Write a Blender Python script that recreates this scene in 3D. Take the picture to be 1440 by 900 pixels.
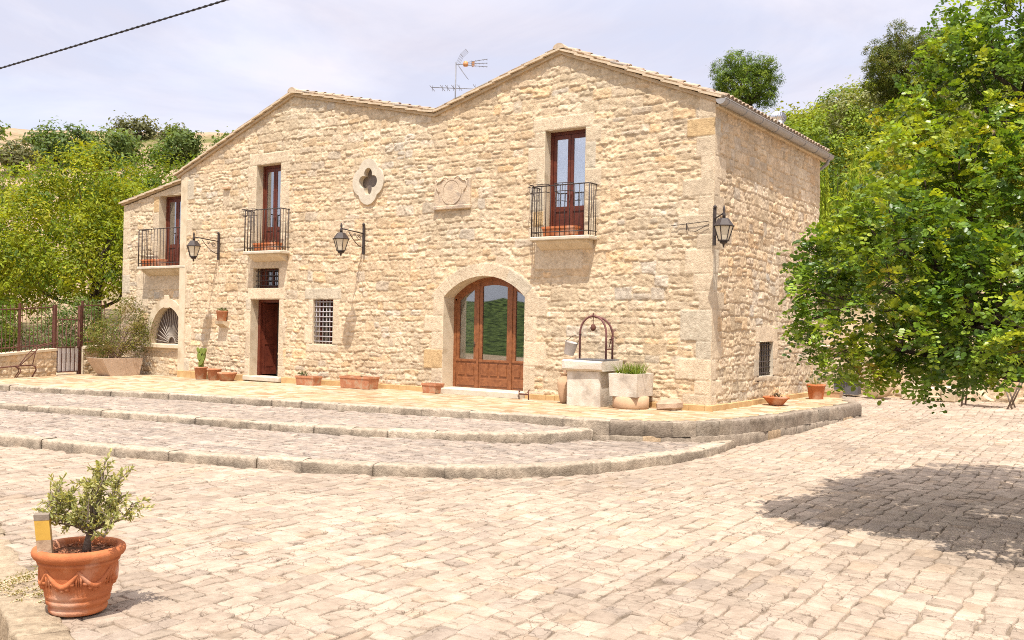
import bpy, math, random
import numpy as np
from mathutils import Vector, Matrix

scene = bpy.context.scene
for o in list(bpy.data.objects):
    bpy.data.objects.remove(o)
R = math.radians
PI = math.pi

# ------------------------------------------------------------------ camera
CAM = (7.74, -18.35, 1.63)
cam = bpy.data.cameras.new('camera')
cam.sensor_fit = 'HORIZONTAL'
cam.sensor_width = 36.0
cam.lens = 36.0 * 1350.0 / 1440.0
cam.clip_start = 0.1
cam.clip_end = 3000
camo = bpy.data.objects.new('camera', cam)
scene.collection.objects.link(camo)
_a = R(34.6); _p = math.atan(10 / 1350); _r = R(1.1)
F = Vector((-math.sin(_a) * math.cos(_p), math.cos(_a) * math.cos(_p), math.sin(_p)))
R0 = Vector((math.cos(_a), math.sin(_a), 0)); U0 = R0.cross(F)
RX = R0 * math.cos(_r) + U0 * math.sin(_r)
UX = -R0 * math.sin(_r) + U0 * math.cos(_r)
m = Matrix((RX, UX, -F)).transposed().to_4x4()
m.translation = Vector(CAM)
camo.matrix_world = m
scene.camera = camo

# ------------------------------------------------------------------ sun, sky, exposure
SUN_TRAVEL = Vector((-0.20, 0.35, -0.915)).normalized()
to_sun = -SUN_TRAVEL
elev = math.asin(to_sun.z)
azim = math.atan2(to_sun.x, to_sun.y)            # clockwise from +Y
sl = bpy.data.lights.new('sun', 'SUN')
sl.energy = 3.5
sl.angle = R(0.6)
sl.color = (1.0, 0.945, 0.86)
so = bpy.data.objects.new('sun', sl)
scene.collection.objects.link(so)
so.rotation_euler = SUN_TRAVEL.to_track_quat('-Z', 'Y').to_euler()
so.location = (0, 0, 40)

w = bpy.data.worlds.new('World'); scene.world = w
w.use_nodes = True
nt = w.node_tree; nt.nodes.clear()
out = nt.nodes.new('ShaderNodeOutputWorld')
bg = nt.nodes.new('ShaderNodeBackground'); bg.inputs[1].default_value = 0.15
sky = nt.nodes.new('ShaderNodeTexSky'); sky.sky_type = 'NISHITA'; sky.sun_disc = False
sky.sun_elevation = elev; sky.sun_rotation = azim
sky.air_density = 1.0; sky.dust_density = 2.0; sky.ozone_density = 1.0
tc = nt.nodes.new('ShaderNodeTexCoord')
mp = nt.nodes.new('ShaderNodeMapping'); mp.inputs['Scale'].default_value = (1.0, 1.0, 3.2)
mp.inputs['Rotation'].default_value = (0, 0, R(20))
n1 = nt.nodes.new('ShaderNodeTexNoise'); n1.inputs['Scale'].default_value = 3.4
n1.inputs['Detail'].default_value = 7; n1.inputs['Roughness'].default_value = 0.58
n1.inputs['Distortion'].default_value = 0.5
cr = nt.nodes.new('ShaderNodeValToRGB')
cr.color_ramp.elements[0].position = 0.38; cr.color_ramp.elements[0].color = (0.76, 0.76, 0.76, 1)
cr.color_ramp.elements[1].position = 0.68; cr.color_ramp.elements[1].color = (0.97, 0.97, 0.97, 1)
mx = nt.nodes.new('ShaderNodeMixRGB')
sx = nt.nodes.new('ShaderNodeSeparateXYZ'); nt.links.new(tc.outputs['Generated'], sx.inputs[0])
cz_ = nt.nodes.new('ShaderNodeValToRGB')                          # the veil of cloud is brighter high up, towards the sun
cz_.color_ramp.elements[0].position = .30; cz_.color_ramp.elements[0].color = (.475, .46, .50, 1)
cz_.color_ramp.elements[1].position = .75; cz_.color_ramp.elements[1].color = (1, .98, 1, 1)
cm_ = nt.nodes.new('ShaderNodeMixRGB'); cm_.blend_type = 'MULTIPLY'; cm_.inputs[0].default_value = 1; cm_.inputs[2].default_value = (6.5, 6.5, 6.55, 1)
n2 = nt.nodes.new('ShaderNodeTexNoise'); n2.inputs['Scale'].default_value = 2.1; n2.inputs['Detail'].default_value = 8; n2.inputs['Roughness'].default_value = .6; n2.inputs['Distortion'].default_value = .8
r2_ = nt.nodes.new('ShaderNodeValToRGB'); r2_.color_ramp.elements[0].position = .40; r2_.color_ramp.elements[0].color = (.90, .905, .96, 1); r2_.color_ramp.elements[1].position = .62; r2_.color_ramp.elements[1].color = (1.13, 1.11, 1.10, 1)
m2_ = nt.nodes.new('ShaderNodeMixRGB'); m2_.blend_type = 'MULTIPLY'; m2_.inputs[0].default_value = 1
nt.links.new(mp.outputs[0], n2.inputs[0]); nt.links.new(n2.outputs[0], r2_.inputs[0])
nt.links.new(sx.outputs[2], cz_.inputs[0]); nt.links.new(cz_.outputs[0], cm_.inputs[1]); nt.links.new(cm_.outputs[0], m2_.inputs[1]); nt.links.new(r2_.outputs[0], m2_.inputs[2]); nt.links.new(m2_.outputs[0], mx.inputs[2])
nt.links.new(tc.outputs['Generated'], mp.inputs[0]); nt.links.new(mp.outputs[0], n1.inputs[0])
nt.links.new(n1.outputs[0], cr.inputs[0]); nt.links.new(cr.outputs[0], mx.inputs[0])
nt.links.new(sky.outputs[0], mx.inputs[1]); nt.links.new(mx.outputs[0], bg.inputs[0])
nt.links.new(bg.outputs[0], out.inputs[0])

scene.view_settings.view_transform = 'Standard'
scene.view_settings.look = 'None'
scene.view_settings.gamma = 1
scene.view_settings.use_curve_mapping = False
scene.view_settings.exposure = 0.92
scene.cycles.max_bounces = 8
scene.cycles.transparent_max_bounces = 12
scene.cycles.use_denoising = False
scene.cycles.filter_width = 1.0

# ------------------------------------------------------------------ helpers
COL = scene.collection
OFF = {}


def thing(name, label, cat, loc=(0, 0, 0), group=None):
    o = bpy.data.objects.new(name, None); COL.objects.link(o)
    o.location = loc; o.empty_display_size = 0.2
    o['label'] = label; o['category'] = cat
    if group: o['group'] = group
    OFF[o.name] = Vector(loc)
    return o


def link(name, me, mat, parent=None, label=None, cat=None, group=None, kind=None):
    o = bpy.data.objects.new(name, me); COL.objects.link(o)
    if mat is not None and not me.materials: me.materials.append(mat)
    if parent is not None:
        o.parent = parent
        me.transform(Matrix.Translation(-OFF[parent.name]))
        OFF[o.name] = OFF[parent.name]
    else:
        OFF[o.name] = Vector((0, 0, 0))
    if label: o['label'] = label
    if cat: o['category'] = cat
    if group: o['group'] = group
    if kind: o['kind'] = kind
    return o


def settle(o):
    """move a top-level mesh's origin to the foot of its bounding box"""
    me = o.data
    n = len(me.vertices); a = np.empty(n * 3, np.float32); me.vertices.foreach_get('co', a); a = a.reshape(-1, 3)
    c = Vector(((a[:, 0].min() + a[:, 0].max()) / 2, (a[:, 1].min() + a[:, 1].max()) / 2, a[:, 2].min()))
    me.transform(Matrix.Translation(-c)); o.location = c
    OFF[o.name] = c
    return o


def np_mesh(name, verts, quads=None, tris=None, col=None, smooth=False):
    me = bpy.data.meshes.new(name)
    verts = np.ascontiguousarray(verts, np.float32)
    me.vertices.add(len(verts)); me.vertices.foreach_set('co', verts.ravel())
    fs = []; st = []; pos = 0; nf = 0
    if quads is not None and len(quads):
        q = np.asarray(quads, np.int32); fs.append(q.ravel()); st.append(np.arange(len(q)) * 4); pos = q.size; nf += len(q)
    if tris is not None and len(tris):
        t = np.asarray(tris, np.int32); fs.append(t.ravel()); st.append(pos + np.arange(len(t)) * 3); nf += len(t)
    li = np.concatenate(fs)
    me.loops.add(len(li)); me.loops.foreach_set('vertex_index', li)
    me.polygons.add(nf); me.polygons.foreach_set('loop_start', np.concatenate(st).astype(np.int32))
    me.update(calc_edges=True)
    me.validate()
    if col is not None:
        at = me.color_attributes.new('Col', 'FLOAT_COLOR', 'POINT')
        c = np.ones((len(verts), 4), np.float32); c[:, :3] = col
        at.data.foreach_set('color', c.ravel())
    if smooth:
        me.polygons.foreach_set('use_smooth', np.ones(len(me.polygons), bool))
    return me


class MB:
    """collects simple solids; build() makes ONE mesh object"""
    def __init__(s): s.v = []; s.f = []; s.sm = []

    def add(s, vs, fs, smooth=False):
        b = len(s.v); s.v += [tuple(v) for v in vs]
        for f in fs: s.f.append(tuple(i + b for i in f)); s.sm.append(smooth)
        return s

    def box(s, x0, y0, z0, x1, y1, z1, bev=0.0):
        if bev <= 0:
            vs = [(x, y, z) for z in (z0, z1) for y in (y0, y1) for x in (x0, x1)]
            return s.add(vs, [(0, 2, 3, 1), (4, 5, 7, 6), (0, 1, 5, 4), (2, 6, 7, 3), (0, 4, 6, 2), (1, 3, 7, 5)])
        b = bev
        vs = []
        for z, i in ((z0, b), (z0 + b, 0), (z1 - b, 0), (z1, b)):
            vs += [(x0 + b, y0 + i, z), (x1 - b, y0 + i, z), (x1 - i, y0 + b, z), (x1 - i, y1 - b, z),
                   (x1 - b, y1 - i, z), (x0 + b, y1 - i, z), (x0 + i, y1 - b, z), (x0 + i, y0 + b, z)]
        fs = [tuple(reversed(range(8))), tuple(range(24, 32))]
        for k in range(3):
            for i in range(8):
                j = (i + 1) % 8
                fs.append((k * 8 + i, k * 8 + j, k * 8 + 8 + j, k * 8 + 8 + i))
        return s.add(vs, fs)

    def obox(s, c, ax, ay, az, hx, hy, hz):
        c = Vector(c); ax, ay, az = Vector(ax).normalized() * hx, Vector(ay).normalized() * hy, Vector(az).normalized() * hz
        vs = [c + ax * i + ay * j + az * k for k in (-1, 1) for j in (-1, 1) for i in (-1, 1)]
        return s.add(vs, [(0, 2, 3, 1), (4, 5, 7, 6), (0, 1, 5, 4), (2, 6, 7, 3), (0, 4, 6, 2), (1, 3, 7, 5)])

    def tube(s, pts, r, n=6, closed=False):
        pts = [Vector(p) for p in pts]; k = len(pts)
        rs = r if isinstance(r, (list, tuple)) else [r] * k
        ref = None; vs = []
        for i, p in enumerate(pts):
            if closed: t = pts[(i + 1) % k] - pts[i - 1]
            else: t = pts[min(i + 1, k - 1)] - pts[max(i - 1, 0)]
            t = t.normalized() if t.length > 1e-9 else Vector((0, 0, 1))
            if ref is None: ref = Vector((0, 0, 1)) if abs(t.z) < .9 else Vector((1, 0, 0))
            a = (ref - t * ref.dot(t))
            a = a.normalized() if a.length > 1e-6 else t.orthogonal().normalized()
            b = t.cross(a); ref = a
            for j in range(n):
                th = 2 * PI * j / n
                vs.append(p + (a * math.cos(th) + b * math.sin(th)) * rs[i])
        fs = []
        for i in range(k if closed else k - 1):
            i2 = (i + 1) % k
            for j in range(n):
                j2 = (j + 1) % n
                fs.append((i * n + j, i * n + j2, i2 * n + j2, i2 * n + j))
        if not closed: fs += [tuple(reversed(range(n))), tuple(range((k - 1) * n, k * n))]
        return s.add(vs, fs, n > 5)

    def lathe(s, prof, c=(0, 0, 0), n=24, wob=0.0, seed=0, cap=True):
        rg = random.Random(seed); vs = []; k = len(prof)
        for r, z in prof:
            for j in range(n):
                th = 2 * PI * j / n
                q = r * (1 + wob * rg.uniform(-1, 1))
                vs.append((c[0] + q * math.cos(th), c[1] + q * math.sin(th), c[2] + z))
        fs = []
        for i in range(k - 1):
            for j in range(n):
                j2 = (j + 1) % n
                fs.append((i * n + j, i * n + j2, i * n + n + j2, i * n + n + j))
        if cap: fs += [tuple(reversed(range(n))), tuple(range((k - 1) * n, k * n))]
        return s.add(vs, fs, True)

    def prism(s, poly, y0, y1, axis='y'):
        """polygon (a, b) extruded; axis y: (x,z) plane, axis x: (y,z) plane, axis z: (x,y) plane"""
        n = len(poly)
        def P(a, b, d): return {'y': (a, d, b), 'x': (d, a, b), 'z': (a, b, d)}[axis]
        vs = [P(a, b, y0) for a, b in poly] + [P(a, b, y1) for a, b in poly]
        fs = [tuple(range(n)), tuple(reversed(range(n, 2 * n)))]
        for i in range(n):
            j = (i + 1) % n
            fs.append((i, i + n, j + n, j))
        return s.add(vs, fs)

    def strip(s, A, B, y0, y1, closed=False):
        """solid band between two equal-length outlines in the (x,z) plane, from y0 to y1"""
        n = len(A)
        vs = [(a, y0, b) for a, b in A] + [(a, y0, b) for a, b in B] + [(a, y1, b) for a, b in A] + [(a, y1, b) for a, b in B]
        fs = []
        for i in range(n if closed else n - 1):
            j = (i + 1) % n
            fs += [(i, j, n + j, n + i), (2 * n + i, 3 * n + i, 3 * n + j, 2 * n + j),
                   (i, 2 * n + i, 2 * n + j, j), (n + i, n + j, 3 * n + j, 3 * n + i)]
        if not closed: fs += [(0, n, 3 * n, 2 * n), (n - 1, 3 * n - 1, 4 * n - 1, 2 * n - 1)]
        return s.add(vs, fs)

    def rough(s, amp, seed=0, freq=4.0):
        from mathutils import noise
        sd = Vector((seed * 7.3, seed * 3.1, 0))
        s.v = [tuple(Vector(v) + noise.noise_vector(Vector(v) * freq + sd) * amp) for v in s.v]
        return s

    def build(s, name, mat, parent=None, label=None, cat=None, group=None, kind=None):
        import bmesh
        me = bpy.data.meshes.new(name)
        me.from_pydata(s.v, [], s.f); me.update()
        bm = bmesh.new(); bm.from_mesh(me)
        for f, q in zip(bm.faces, s.sm): f.smooth = q
        bmesh.ops.recalc_face_normals(bm, faces=bm.faces)
        bm.to_mesh(me); bm.free()
        o = link(name, me, mat, parent, label, cat, group, kind)
        if parent is None: settle(o)
        return o


# noise in numpy ----------------------------------------------------
_T = np.random.RandomState(77).rand(256, 256).astype(np.float32)


def vn(x, y, seed=0):
    x = np.asarray(x, np.float64) + seed * 17.37; y = np.asarray(y, np.float64) + seed * 9.71
    xi = np.floor(x).astype(int); yi = np.floor(y).astype(int)
    fx = x - xi; fy = y - yi
    fx = fx * fx * (3 - 2 * fx); fy = fy * fy * (3 - 2 * fy)
    a = _T[xi & 255, yi & 255]; b = _T[(xi + 1) & 255, yi & 255]
    c = _T[xi & 255, (yi + 1) & 255]; d = _T[(xi + 1) & 255, (yi + 1) & 255]
    return (a * (1 - fx) + b * fx) * (1 - fy) + (c * (1 - fx) + d * fx) * fy * 1.0 - 0.5


def fbm(x, y, seed=0, o=3):
    s = 0; A = 1.0
    for i in range(o):
        s = s + A * vn(x * 2 ** i, y * 2 ** i, seed + i * 3); A *= .5
    return s


def sstep(a, b, x):
    t = np.clip((x - a) / (b - a), 0, 1); return t * t * (3 - 2 * t)


# materials ---------------------------------------------------------
def mat_base(name):
    M = bpy.data.materials.new(name); M.use_nodes = True
    n = M.node_tree; b = n.nodes['Principled BSDF']
    return M, n, b


def pm(name, c1, c2=None, scale=6.0, rough=0.7, bump=0.0, bscale=30.0, metal=0.0, attr=False, spec=0.3, detail=5, c3=None, c3scale=1.5):
    M, n, b = mat_base(name)
    b.inputs['Roughness'].default_value = rough; b.inputs['Metallic'].default_value = metal
    b.inputs['Specular IOR Level'].default_value = spec
    t = n.nodes.new('ShaderNodeTexCoord')
    if c2 is None: c2 = tuple(x * .8 for x in c1)
    z = n.nodes.new('ShaderNodeTexNoise'); z.inputs['Scale'].default_value = scale; z.inputs['Detail'].default_value = detail
    z.inputs['Roughness'].default_value = .65
    n.links.new(t.outputs['Object'], z.inputs[0])
    rp = n.nodes.new('ShaderNodeValToRGB')
    rp.color_ramp.elements[0].position = .35; rp.color_ramp.elements[1].position = .66
    rp.color_ramp.elements[0].color = (*c2, 1); rp.color_ramp.elements[1].color = (*c1, 1)
    n.links.new(z.outputs[0], rp.inputs[0])
    cur = rp.outputs[0]
    if c3 is not None:
        z3 = n.nodes.new('ShaderNodeTexNoise'); z3.inputs['Scale'].default_value = c3scale; z3.inputs['Detail'].default_value = 6
        n.links.new(t.outputs['Object'], z3.inputs[0])
        r3 = n.nodes.new('ShaderNodeValToRGB'); r3.color_ramp.elements[0].position = .52; r3.color_ramp.elements[1].position = .68
        n.links.new(z3.outputs[0], r3.inputs[0])
        m3 = n.nodes.new('ShaderNodeMixRGB'); m3.inputs[2].default_value = (*c3, 1)
        n.links.new(r3.outputs[0], m3.inputs[0]); n.links.new(cur, m3.inputs[1]); cur = m3.outputs[0]
    if attr:
        a = n.nodes.new('ShaderNodeVertexColor'); a.layer_name = 'Col'
        mm = n.nodes.new('ShaderNodeMixRGB'); mm.blend_type = 'MULTIPLY'; mm.inputs[0].default_value = 1
        n.links.new(a.outputs[0], mm.inputs[1]); n.links.new(cur, mm.inputs[2]); cur = mm.outputs[0]
    n.links.new(cur, b.inputs['Base Color'])
    if bump > 0:
        z2 = n.nodes.new('ShaderNodeTexNoise'); z2.inputs['Scale'].default_value = bscale; z2.inputs['Detail'].default_value = 6
        z2.inputs['Roughness'].default_value = .7
        n.links.new(t.outputs['Object'], z2.inputs[0])
        bp = n.nodes.new('ShaderNodeBump'); bp.inputs['Strength'].default_value = bump; bp.inputs['Distance'].default_value = .02
        n.links.new(z2.outputs[0], bp.inputs['Height']); n.links.new(bp.outputs[0], b.inputs['Normal'])
    return M


def leaf_mat(name, trans=.45, rough=.5, gloss=.25, yellow=(1.25, 1.15, .45)):
    M, n, b = mat_base(name)
    a = n.nodes.new('ShaderNodeVertexColor'); a.layer_name = 'Col'
    n.links.new(a.outputs[0], b.inputs['Base Color'])
    b.inputs['Roughness'].default_value = rough; b.inputs['Specular IOR Level'].default_value = gloss
    tr = n.nodes.new('ShaderNodeBsdfTranslucent')
    mm = n.nodes.new('ShaderNodeMixRGB'); mm.blend_type = 'MULTIPLY'; mm.inputs[0].default_value = 1
    mm.inputs[2].default_value = (*[min(2, v) for v in yellow], 1)
    n.links.new(a.outputs[0], mm.inputs[1]); n.links.new(mm.outputs[0], tr.inputs[0])
    mix = n.nodes.new('ShaderNodeMixShader'); mix.inputs[0].default_value = trans
    n.links.new(b.outputs[0], mix.inputs[1]); n.links.new(tr.outputs[0], mix.inputs[2])
    n.links.new(mix.outputs[0], n.nodes['Material Output'].inputs[0])
    return M


def glass_mat(name, tint=(.9, .92, .92), refl=.12):
    M, n, b = mat_base(name); n.nodes.remove(b)
    lw = n.nodes.new('ShaderNodeFresnel'); lw.inputs[0].default_value = 1.5
    ad = n.nodes.new('ShaderNodeMath'); ad.operation = 'ADD'; ad.inputs[1].default_value = refl; ad.use_clamp = True
    g = n.nodes.new('ShaderNodeBsdfGlossy'); g.inputs['Roughness'].default_value = .015; g.inputs[0].default_value = (.95, .97, 1, 1)
    t = n.nodes.new('ShaderNodeBsdfTransparent'); t.inputs[0].default_value = (*tint, 1)
    mix = n.nodes.new('ShaderNodeMixShader')
    n.links.new(lw.outputs[0], ad.inputs[0]); n.links.new(ad.outputs[0], mix.inputs[0])
    n.links.new(t.outputs[0], mix.inputs[1]); n.links.new(g.outputs[0], mix.inputs[2])
    n.links.new(mix.outputs[0], n.nodes['Material Output'].inputs[0])
    return M


W1 = (1, 1, 1)
M_wall = pm('rubble_stone', (1.09, 1.08, 1.06), (.80, .775, .745), 13, .9, .9, 34, attr=True, spec=.15)
M_dress = pm('dressed_stone', (.66, .555, .405), (.57, .465, .325), 5, .85, .3, 45, spec=.15, c3=(.47, .37, .245), c3scale=2.3)
M_white = pm('pale_limestone', (.60, .53, .42), (.50, .43, .33), 6, .85, .3, 40, spec=.15)
M_pave = pm('paving_stone', (1.10, 1.09, 1.07), (.80, .775, .75), 7, .9, .9, 26, attr=True, spec=.12)
M_dirt = pm('joint_dirt', (.32, .25, .185), (.12, .09, .065), 3.5, .95, .4, 40, spec=.1)
def crackle(M, scale, width, dark, mixf):
    """thin wandering cracks and pits in a stone surface"""
    n = M.node_tree; b = n.nodes['Principled BSDF']
    t = n.nodes.new('ShaderNodeTexCoord')
    dz = n.nodes.new('ShaderNodeTexNoise'); dz.inputs['Scale'].default_value = scale * 1.3; dz.inputs['Detail'].default_value = 5
    ad = n.nodes.new('ShaderNodeMixRGB'); ad.blend_type = 'ADD'; ad.inputs[0].default_value = .16
    v = n.nodes.new('ShaderNodeTexVoronoi'); v.feature = 'DISTANCE_TO_EDGE'; v.inputs['Scale'].default_value = scale
    n.links.new(t.outputs['Object'], dz.inputs[0]); n.links.new(t.outputs['Object'], ad.inputs[1]); n.links.new(dz.outputs[1], ad.inputs[2]); n.links.new(ad.outputs[0], v.inputs[0])
    rp = n.nodes.new('ShaderNodeValToRGB'); rp.color_ramp.elements[0].position = 0; rp.color_ramp.elements[1].position = width
    rp.color_ramp.elements[0].color = (dark, dark * .93, dark * .88, 1); rp.color_ramp.elements[1].color = (1, 1, 1, 1)
    n.links.new(v.outputs[0], rp.inputs[0])
    gate = n.nodes.new('ShaderNodeTexNoise'); gate.inputs['Scale'].default_value = 2.6; gate.inputs['Detail'].default_value = 4; n.links.new(t.outputs['Object'], gate.inputs[0])
    gr = n.nodes.new('ShaderNodeValToRGB'); gr.color_ramp.elements[0].position = .45; gr.color_ramp.elements[1].position = .6; n.links.new(gate.outputs[0], gr.inputs[0])
    gm = n.nodes.new('ShaderNodeMath'); gm.operation = 'MULTIPLY'; gm.inputs[1].default_value = mixf; n.links.new(gr.outputs[0], gm.inputs[0])
    mu = n.nodes.new('ShaderNodeMixRGB'); mu.blend_type = 'MULTIPLY'; n.links.new(gm.outputs[0], mu.inputs[0])
    old = b.inputs['Base Color'].links[0].from_socket
    n.links.new(old, mu.inputs[1]); n.links.new(rp.outputs[0], mu.inputs[2]); n.links.new(mu.outputs[0], b.inputs['Base Color'])


crackle(M_pave, 6.0, .035, .35, .9)
M_kerb = pm('kerb_stone', (1.10, 1.08, 1.05), (.70, .67, .64), 14, .9, 1.0, 38, attr=True, spec=.12)
M_tile = pm('terrace_tile', (1.06, 1.05, 1.03), (.84, .82, .8), 10, .85, .25, 40, attr=True, spec=.15)
M_roof = pm('roof_clay', (1.05, 1.05, 1.05), (.78, .76, .74), 12, .9, .4, 40, attr=True, spec=.1)
M_wood = pm('mahogany_wood', (.135, .032, .016), (.085, .018, .010), 7, .42, .1, 60, spec=.4)
M_wood2 = pm('chestnut_wood', (.28, .105, .040), (.17, .058, .022), 11, .4, .1, 60, spec=.4)
M_iron = pm('dark_iron', (.060, .042, .036), (.035, .026, .024), 20, .6, .2, 60, spec=.4)
M_rust = pm('rusty_iron', (.15, .062, .042), (.085, .035, .026), 16, .75, .3, 60, spec=.25)
M_zinc = pm('zinc_sheet', (.33, .315, .305), (.27, .255, .245), 4, .5, .05, 30, metal=.0, spec=.5)
M_steel = pm('bright_steel', (.75, .75, .77), (.6, .6, .62), 10, .25, 0, metal=1)
M_alu = pm('aluminium_rod', (.22, .22, .24), (.16, .16, .18), 10, .5, 0, spec=.5)
M_orange = pm('orange_plastic', (.62, .30, .13), (.55, .26, .11), 10, .5, 0)
M_terra = pm('terracotta', (.52, .185, .075), (.40, .125, .05), 6, .8, .3, 60, spec=.15, c3=(.60, .36, .25), c3scale=3)
M_terra_old = pm('weathered_terracotta', (.50, .23, .125), (.40, .165, .085), 9, .85, .3, 45, spec=.15, c3=(.48, .34, .22), c3scale=6)
M_terra_pale = pm('pale_clay', (.56, .38, .24), (.48, .31, .19), 7, .85, .3, 45, spec=.15)
M_concrete = pm('worn_concrete', (.68, .62, .53), (.58, .50, .40), 4.5, .9, .45, 35, spec=.12, c3=(.44, .38, .31), c3scale=3.2)
M_soil = pm('potting_soil', (.16, .075, .04), (.09, .045, .028), 30, .95, .6, 60, spec=.05)
M_glass = glass_mat('window_glass', (.94, .96, .97), .42)
M_glass_d = glass_mat('door_glass', (.80, .84, .84), .20)
M_lglass = pm('milky_glass', (.72, .64, .48), (.64, .56, .42), 5, .25, 0, spec=.5)
M_curt = pm('white_curtain', (.86, .88, .88), (.80, .82, .82), 3, .9, 0)
M_curt_y = pm('cream_curtain', (.60, .54, .40), (.52, .46, .33), 3, .9, 0)
M_dark = pm('interior_shade', (.055, .045, .038), (.04, .032, .028), 3, .95, 0, spec=.05)  # near-black colour paints in the shade of the unlit rooms
M_black = pm('black_wire', (.035, .033, .036), (.025, .024, .026), 3, .6, 0)
M_bark = pm('tree_bark', (.10, .075, .055), (.055, .042, .034), 14, .95, .7, 25, spec=.05)
M_bark_g = pm('grey_bark', (.24, .19, .15), (.14, .11, .09), 18, .95, .6, 40, spec=.05)
M_leaf = leaf_mat('leaf', .40, .55, .2)
M_leaf_c = leaf_mat('leathery_leaf', .40, .36, .5)
M_leaf_p = leaf_mat('needle_leaf', .25, .7, .1)
M_zsheet = pm('white_sheet_metal', (.78, .74, .72), (.70, .66, .64), 3, .5, .05, 20)
M_canvas = pm('cream_canvas', (.66, .52, .34), (.55, .42, .26), 5, .9, .2, 40)
M_hoop = pm('red_oxide_iron', (.20, .085, .075), (.13, .055, .05), 14, .65, .2, 50)
M_yellow = pm('yellow_reflector', (.56, .34, .06), (.46, .27, .05), 12, .5, .05, 40)
M_greyp = pm('grey_plastic', (.14, .135, .14), (.11, .105, .11), 6, .6, .05, 30)
M_terrain = None


# ------------------------------------------------------------------ terrain
def court_z(x, y):
    g = -.5 + 0 * np.asarray(x, float) + .03 * np.clip(np.asarray(y, float) + 2.5, 0, 13)
    return g


def LD(x, y):
    dx = x - CAM[0]; dy = y - CAM[1]
    return dx * math.cos(_a) + dy * math.sin(_a), -dx * math.sin(_a) + dy * math.cos(_a)


def ground_z(x, y):
    x = np.asarray(x, float); y = np.asarray(y, float)
    l, D = LD(x, y)
    base = court_z(x, np.minimum(y, 10)) - .026
    # garden behind the fence on the left
    base = np.where(x < -21.2, np.minimum(base + (-21.2 - x) * 1.0, .0 + .03 * (-21.2 - x)), base)
    # ground held by the low wall at the back
    base = np.where((y > 10.25) & (x > -3), 1.15, base)
    q = l / np.maximum(D, 5)
    t = sstep(-.22, .02, q)
    n = fbm(x * .05, y * .05, 5, 4) * 2.2 + fbm(x * .25, y * .25, 8, 3) * .35
    left = np.interp(D, [40, 52, 78, 108, 150, 400], [0, 2.0, 9.5, 20.8, 22.5, 24]) + sstep(45, 70, D) * n * .7
    right = np.interp(D, [30, 40, 56, 72, 100, 400], [0, 3.6, 10.6, 18.4, 25, 28]) + sstep(33, 50, D) * n * .5
    right = right * np.interp(q, [.1, .25, .4, .6], [.68, .80, 1.0, 1.06])
    hill = left * (1 - t) + right * t
    hill = np.where(D > 5, hill, 0)
    z = base + np.maximum(hill, 0)
    # land opposite the house, behind the viewer
    back = sstep(-32, -90, y) * 3.6 + sstep(-50, -80, y) * fbm(x * .2, y * .2, 2, 4) * 2.2
    return z + back


# edge of the pavement at the lower left
EA = np.array((.72, -14.67)); EB = np.array((1.49, -14.97)); ED = (EB - EA) / np.linalg.norm(EB - EA); EN = np.array((ED[1], -ED[0]))


def edge_side(x, y): return (x - EA[0]) * EN[0] + (y - EA[1]) * EN[1]


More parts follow.
